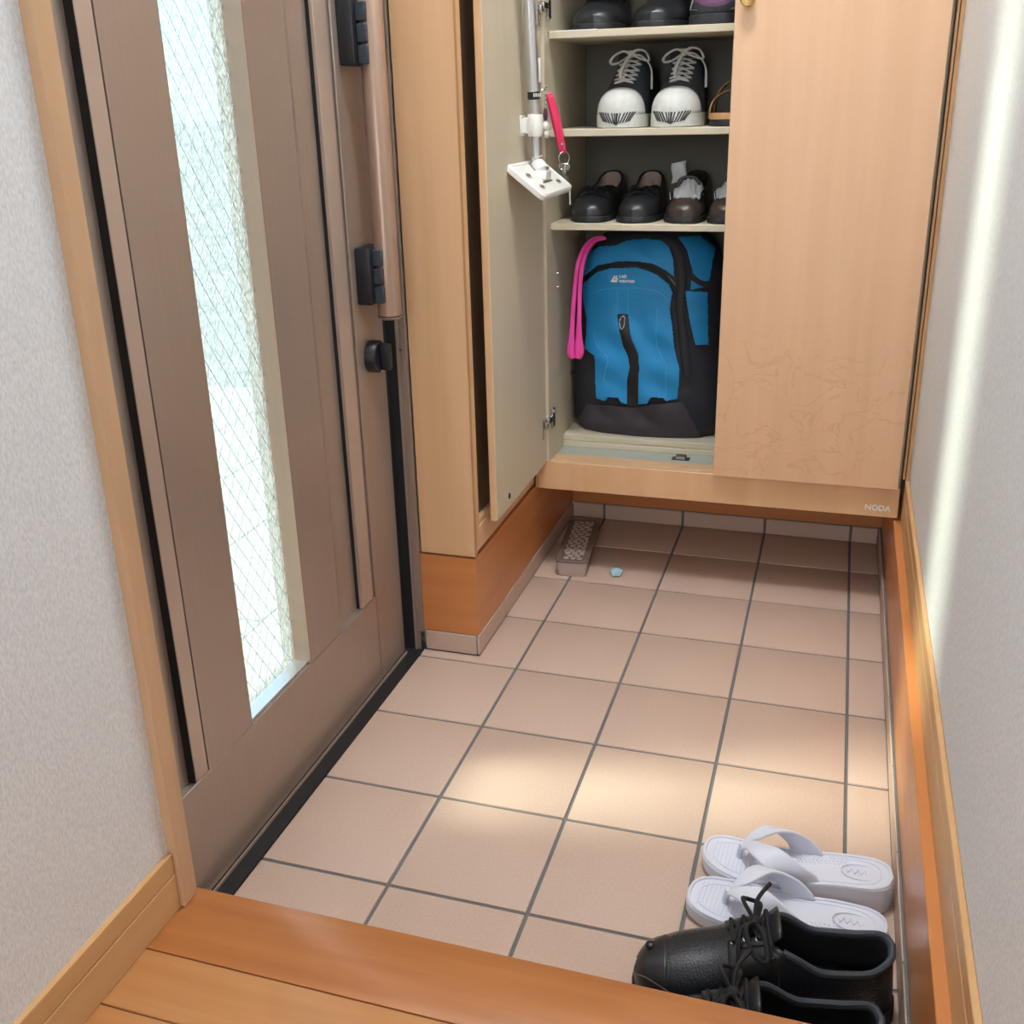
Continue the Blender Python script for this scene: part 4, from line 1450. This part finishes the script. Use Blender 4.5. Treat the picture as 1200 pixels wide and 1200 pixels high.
MB().tube([pole_at(112), top_x], 0.0105, 20).build('pole', 'alu', wi, world=True)
MB().tube([bot_p, pole_at(118)], 0.0085, 20).build('lower_pole', 'alu', wi, world=True)
bd = MB().tube([pole_at(116), pole_at(107)], 0.0112, 20).build('band', 'black', wi, world=True)
MB().tube([pole_at(137), pole_at(116)], 0.0094, 20).build('sleeve', 'alu', wi, world=True)
mb = MB()
for q in range(4):
    p = pole_at(111.5) + Vector((0.0085, -0.0075, 0)) + Vector((-0.003, -0.003, 0)) * (q - 1.5)
    mb.box(p.x - 0.0008, p.x + 0.0008, p.y - 0.0008, p.y + 0.0008, p.z - 0.003, p.z + 0.003)
mb.build('band_print', 'print', bd, world=True)
# clip holding the pole
pc = pole_at(147)
cl = thing('pole_clip', 'white plastic clip gripping the wiper pole on the open door', 'clip', (XDI, pc.y, pc.z))
ring = []
mb = MB()
for z in (-0.019, -0.017, 0.017, 0.019):
    rr_ = 0.0128 if abs(z) > 0.018 else 0.0138
    ring.append([Vector((pc.x + rr_ * math.cos(t_), pc.y + rr_ * math.sin(t_), pc.z + z)) for t_ in [2 * PI * k / 24 for k in range(24)]])
R2 = [[Vector((pc.x + 0.0108 * math.cos(t_), pc.y + 0.0108 * math.sin(t_), pc.z + z)) for t_ in [2 * PI * k / 24 for k in range(24)]] for z in (0.019, -0.019)]
mb.loft(ring + R2 + [ring[0]], cap=False)
mb.build('jaw', 'white', cl, world=True)
mb = MB().box(XDI + 0.0002, XDI + 0.003, pc.y - 0.024, pc.y + 0.012, pc.z - 0.018, pc.z + 0.018, bev=0.001).box(XDI + 0.003, pc.x - 0.0105, pc.y - 0.007, pc.y + 0.007, pc.z - 0.014, pc.z + 0.014, bev=0.001)
mb.box(XDI + 0.003, XDI + 0.012, pc.y - 0.024, pc.y - 0.02, pc.z - 0.012, pc.z + 0.012, bev=0.001)
mb.build('back_plate', 'white', cl, world=True)
# wiper head: tilted plate, long side along y
hc = Vector((-0.0185, 0.890, bot_p.z - 0.022))
ey = Vector((0, 1, 0))
ed = Vector((0.78, 0, -0.62)).normalized()
en = ey.cross(ed)
if en.z < 0:
    en = -en
HL, HW = 0.205, 0.088


def H3(a, b_, c):
    return hc + ey * a + ed * b_ + en * c


mb = MB()
outl = []
rad = 0.012
for cx_, cy_, a0 in ((HL / 2 - rad, HW / 2 - rad, 0), (-HL / 2 + rad, HW / 2 - rad, 1), (-HL / 2 + rad, -HW / 2 + rad, 2), (HL / 2 - rad, -HW / 2 + rad, 3)):
    for k in range(6):
        t_ = a0 * PI / 2 + k * PI / 10
        outl.append((cx_ + rad * math.cos(t_), cy_ + rad * math.sin(t_)))
mb.loft([[H3(x * 0.97, y_ * 0.95, -0.010) for x, y_ in outl], [H3(x, y_, -0.008) for x, y_ in outl], [H3(x, y_, 0.0) for x, y_ in outl], [H3(x * 0.975, y_ * 0.94, 0.003) for x, y_ in outl],
         [H3(x * 0.93, y_ * 0.84, 0.003) for x, y_ in outl], [H3(x * 0.91, y_ * 0.8, 0.0012) for x, y_ in outl]])
he = mb.build('head', 'white', wi, world=True, angle=30)
for a_, b_ in ((-0.062, -0.010), (-0.060, 0.022), (0.058, -0.012), (0.058, 0.020)):
    mb = MB()
    o8 = [(math.cos(k * PI / 8), math.sin(k * PI / 8)) for k in range(16)]
    mb.loft([[H3(a_ + 0.011 * x, b_ + 0.0055 * y_, 0.0008) for x, y_ in o8], [H3(a_ + 0.012 * x, b_ + 0.0065 * y_, 0.0022) for x, y_ in o8]])
    mb.build('cloth_slot', 'greyedge', he, world=True)
    mb = MB()
    mb.loft([[H3(a_ + 0.009 * x, b_ + 0.0032 * y_, 0.0020) for x, y_ in o8], [H3(a_ + 0.009 * x, b_ + 0.0032 * y_, 0.0026) for x, y_ in o8]])
    mb.build('slot_opening', 'darkprint', he, world=True)
mb = MB()
for k in range(14):
    x = -0.03 + k * 0.0045
    q = [H3(x, 0.012, 0.0014), H3(x + 0.003, 0.012, 0.0014), H3(x + 0.003, 0.016, 0.0014), H3(x, 0.016, 0.0014)]
    mb.loft([q, [p + en * 0.0002 for p in q]])
mb.build('printed_line', 'darkprint', he, world=True)
MB().tube([H3(0, 0, 0.001), H3(0, -0.006, 0.012), bot_p + Vector((0, 0, 0.004)), pole_at(183)], [0.013, 0.0125, 0.0115, 0.011], 16).build('joint', 'white', wi, world=True)
MB().box(hc.x - 0.014, hc.x + 0.014, hc.y - 0.018, hc.y + 0.018, hc.z - 0.004, hc.z + 0.012, bev=0.003, seg=2, rot=Matrix(((0, 1, 0), (0, 0, 1), (1, 0, 0))).to_3x3() @ Matrix.Identity(3) if False else None).build('joint_base', 'white', wi, world=True)
p = H3(HL / 2 - 0.004, HW / 2 - 0.004, -0.004)
MB().tube([p, p + Vector((0.0, 0.001, -0.03))], 0.0017, 8).build('cloth_hook', 'white', wi, world=True)

# ------------------------------------------------------------------ hook and keys beside the hinge
XK = XDI
q0 = PX(643.5, 72, XK)
yk = 0.985
hk = thing('adhesive_hook', 'slim white adhesive hook on the open cabinet door', 'hook', (XK, yk, q0.z))
zt, zb = PX(643, 69, XK).z, PX(643, 97, XK).z
MB().box(XK + 0.0002, XK + 0.005, yk + 0.012, yk + 0.021, zb, zt, bev=0.001).build('plate', 'white', hk, world=True)
MB().tube(bez([(XK + 0.004, yk + 0.0165, zb + 0.004), (XK + 0.004, yk + 0.0165, zb - 0.010), (XK + 0.010, yk + 0.0165, zb - 0.014), (XK + 0.016, yk + 0.0165, zb - 0.008)], 5), 0.0012, 8).build('hook_wire', 'chrome', hk, world=True)
kx = XK + 0.011


def K(u, v, x=None):
    return PX(u, v, kx if x is None else x)


kr = thing('key_ring', 'pink leather key strap with a steel ring and keys hanging from the hook', 'keys', tuple(K(650, 110)))
up_, lo_ = K(651.5, 109, 0.0), K(659.5, 181, 0.0)
ky = 1.0135
A_ = Vector((-0.034, ky - 0.008, up_.z))
B_ = Vector((-0.011, ky + 0.006, lo_.z))
d = (B_ - A_)
wdir = Vector((0.75, 0.66, 0.15)).normalized()
for o_ in (0.0, 0.0045):
    rows = []
    for i in range(13):
        f = i / 12
        hw = 0.0078 * (1 - 0.12 * abs(2 * f - 1) ** 3)
        c_ = A_ + d * f + Vector((0.66, -0.75, 0)) * (0.002 * math.sin(PI * f) * (1 if o_ else -1) + o_ * math.sin(PI * min(1, f * 1.2)) * 0.7)
        rows.append([c_ + wdir * hw * k for k in (-1, -0.5, 0, 0.5, 1)])
    MB().grid(rows).build('leather_strap', 'pink', kr, world=True, solid=0.0022)
rv = A_ + d * 0.84 + Vector((0.66, -0.75, 0)) * 0.0045
MB().lathe([(0, 0), (0.0032, 0), (0.0028, 0.0014), (0, 0.002)], tuple(rv), (0.66, -0.75, 0), 14).build('rivet', 'chrome', kr, world=True)
rc = B_ + Vector((0.002, 0, -0.009))
MB().tube([rc + Vector((0.66, 0.0, 0)) * (0.0125 * math.cos(k * PI / 14)) + Vector((0.0, 0.009, 0)) * math.cos(k * PI / 14) + Vector((0, 0, 0.0125 * math.sin(k * PI / 14))) for k in range(28)], 0.0011, 6, closed=True).build('split_ring', 'chrome', kr, world=True)
for k, (dx, an) in enumerate(((-0.004, -0.3), (0.001, 0.05), (0.005, 0.28))):
    mb = MB()
    rot = Matrix.Rotation(an, 3, 'Y')
    o_ = rc + Vector((dx, 0.003 * (k - 1), -0.0115))
    mb.tube([o_ + rot @ Vector((0.006 * math.cos(t_), 0, 0.006 * math.sin(t_) - 0.005)) for t_ in [2 * PI * j / 14 for j in range(14)]], 0.0017, 6, closed=True)
    mb.box(o_.x - 0.0025, o_.x + 0.0025, o_.y - 0.001, o_.y + 0.001, o_.z - 0.036, o_.z - 0.0105, rot=rot, about=o_)
    mb.box(o_.x + 0.0025, o_.x + 0.005, o_.y - 0.001, o_.y + 0.001, o_.z - 0.034, o_.z - 0.024, rot=rot, about=o_)
    mb.build('key', 'chrome', kr, world=True, smooth=False)
ch = thing('key_charm', 'small white charm on a chain hanging behind the pink key strap', 'charm', (XK + 0.014, ky, up_.z))
c1, c2 = Vector((XK + 0.0145, yk + 0.0165, zb - 0.008)), Vector((XK + 0.012, ky - 0.009, K(647, 150, XK + 0.012).z))
mb = MB()
for i in range(11):
    mb.sphere(c1 + (c2 - c1) * (i / 10), 0.0022, u=8, v=6)
mb.build('chain', 'chrome', ch, world=True)
mb = MB().sphere(c2 + Vector((0, 0, 0.004)), 0.0095, 0.8, 1, 1).sphere(c2 + Vector((0.002, 0, -0.009)), 0.0075, 0.8, 1, 1.1)
mb.build('bead', 'white', ch, world=True)
mb = MB().sphere(c2 + Vector((0.0, 0, 0.026)), 0.0085, 0.5, 0.8, 1.5)
mb.build('tag', 'purple', ch, world=True)

# ------------------------------------------------------------------ dehumidifier tub and glass pebble on the tiles
c0, c1 = Vector((0.003, 1.012, 0)), Vector((-0.0235, 1.262, 0))
dv = c1 - c0
ang = math.atan2(dv.y, dv.x) - PI / 2
dh = thing('dehumidifier_tub', 'clear plastic dehumidifier tub with a smoky patterned lid beside the skirting', 'container', ((c0.x + c1.x) / 2, (c0.y + c1.y) / 2, 0.0005), ang)
Lh, Wd, Hh = dv.length, 0.073, 0.040


def rrect(l, w_, r_, n=5):
    P = []
    for sx_, sy_, a0 in ((1, 1, 0), (-1, 1, 1), (-1, -1, 2), (1, -1, 3)):
        for k in range(n + 1):
            t_ = a0 * PI / 2 + k * PI / (2 * n)
            P.append((sx_ * (w_ / 2 - r_) + r_ * math.cos(t_), sy_ * (l / 2 - r_) + r_ * math.sin(t_)))
    return P


def rr3(l, w_, r_, z):
    return [Vector((x, y_, z)) for x, y_ in rrect(l, w_, r_)]


MB().loft([rr3(Lh - 0.014, Wd - 0.012, 0.008, 0.0), rr3(Lh - 0.012, Wd - 0.009, 0.009, 0.002), rr3(Lh - 0.002, Wd - 0.002, 0.011, Hh - 0.005)]).build('tub', 'tub', dh)
MB().loft([rr3(Lh - 0.026, Wd - 0.02, 0.007, 0.002), rr3(Lh - 0.02, Wd - 0.014, 0.008, 0.022)]).build('gel_pack', 'gel', dh)
ld = MB().loft([rr3(Lh, Wd, 0.012, Hh - 0.005), rr3(Lh + 0.001, Wd + 0.001, 0.0125, Hh - 0.002), rr3(Lh - 0.004, Wd - 0.004, 0.011, Hh), rr3(Lh - 0.02, Wd - 0.018, 0.008, Hh), rr3(Lh - 0.024, Wd - 0.022, 0.007, Hh - 0.0015)]).build('lid', 'lid', dh)
mb = MB()
rnd = random.Random(3)
sites = []
row = 0
yy = -Lh / 2 - 0.012
while yy < Lh / 2 + 0.012:
    xx = -Wd / 2 - 0.012 + (0.0082 if row % 2 else 0)
    while xx < Wd / 2 + 0.012:
        sites.append((xx + rnd.uniform(-0.0035, 0.0035), yy + rnd.uniform(-0.0035, 0.0035)))
        xx += 0.0165
    yy += 0.0145
    row += 1


def clip(poly, px, py, nx, ny):
    out = []
    for k in range(len(poly)):
        a_, b_ = poly[k], poly[(k + 1) % len(poly)]
        da, db = (a_[0] - px) * nx + (a_[1] - py) * ny, (b_[0] - px) * nx + (b_[1] - py) * ny
        if da <= 0:
            out.append(a_)
        if da * db < 0:
            f_ = da / (da - db)
            out.append((a_[0] + (b_[0] - a_[0]) * f_, a_[1] + (b_[1] - a_[1]) * f_))
    return out


for sx_, sy_ in sites:
    hx, hy = Wd / 2 - 0.0115, Lh / 2 - 0.0125
    if abs(sx_) > hx or abs(sy_) > hy:
        continue
    poly = [(-hx, -hy), (hx, -hy), (hx, hy), (-hx, hy)]
    for ox, oy in sites:
        d2_ = (ox - sx_) ** 2 + (oy - sy_) ** 2
        if 0 < d2_ < 0.03 ** 2 and poly:
            poly = clip(poly, (ox + sx_) / 2, (oy + sy_) / 2, ox - sx_, oy - sy_)
    if len(poly) < 3:
        continue
    gx, gy = sum(p_[0] for p_ in poly) / len(poly), sum(p_[1] for p_ in poly) / len(poly)
    rg = lambda q, z: [Vector((gx + (a_ - gx) * q, gy + (b_ - gy) * q, z)) for a_, b_ in poly]
    mb.loft([rg(0.74, Hh - 0.0016), rg(0.74, Hh + 0.0004), rg(0.6, Hh + 0.0012)])
o = mb.build('lid_cells', 'lidcell', ld)
o['kind'] = 'stuff'

pz = PZ(722, 674, 0)
gm = bmesh.new()
bmesh.ops.create_icosphere(gm, subdivisions=1, radius=1)
rnd = random.Random(5)
for v in gm.verts:
    k = rnd.uniform(0.8, 1.1)
    v.co = Vector((v.co.x * 0.0155 * k, v.co.y * 0.016 * k, max(-0.0085, v.co.z * 0.0115 * k)))
zmin = min(v.co.z for v in gm.verts)
for v in gm.verts:
    v.co.z -= zmin
me = bpy.data.meshes.new('glass_pebble')
gm.to_mesh(me)
gm.free()
o = mkobj('glass_pebble', me, 'gem', smooth=False)
o.location = (pz.x, pz.y, 0.0003)
tag(o, 'small pale blue glassy chip lying on a tile beside the dehumidifier', 'pebble')
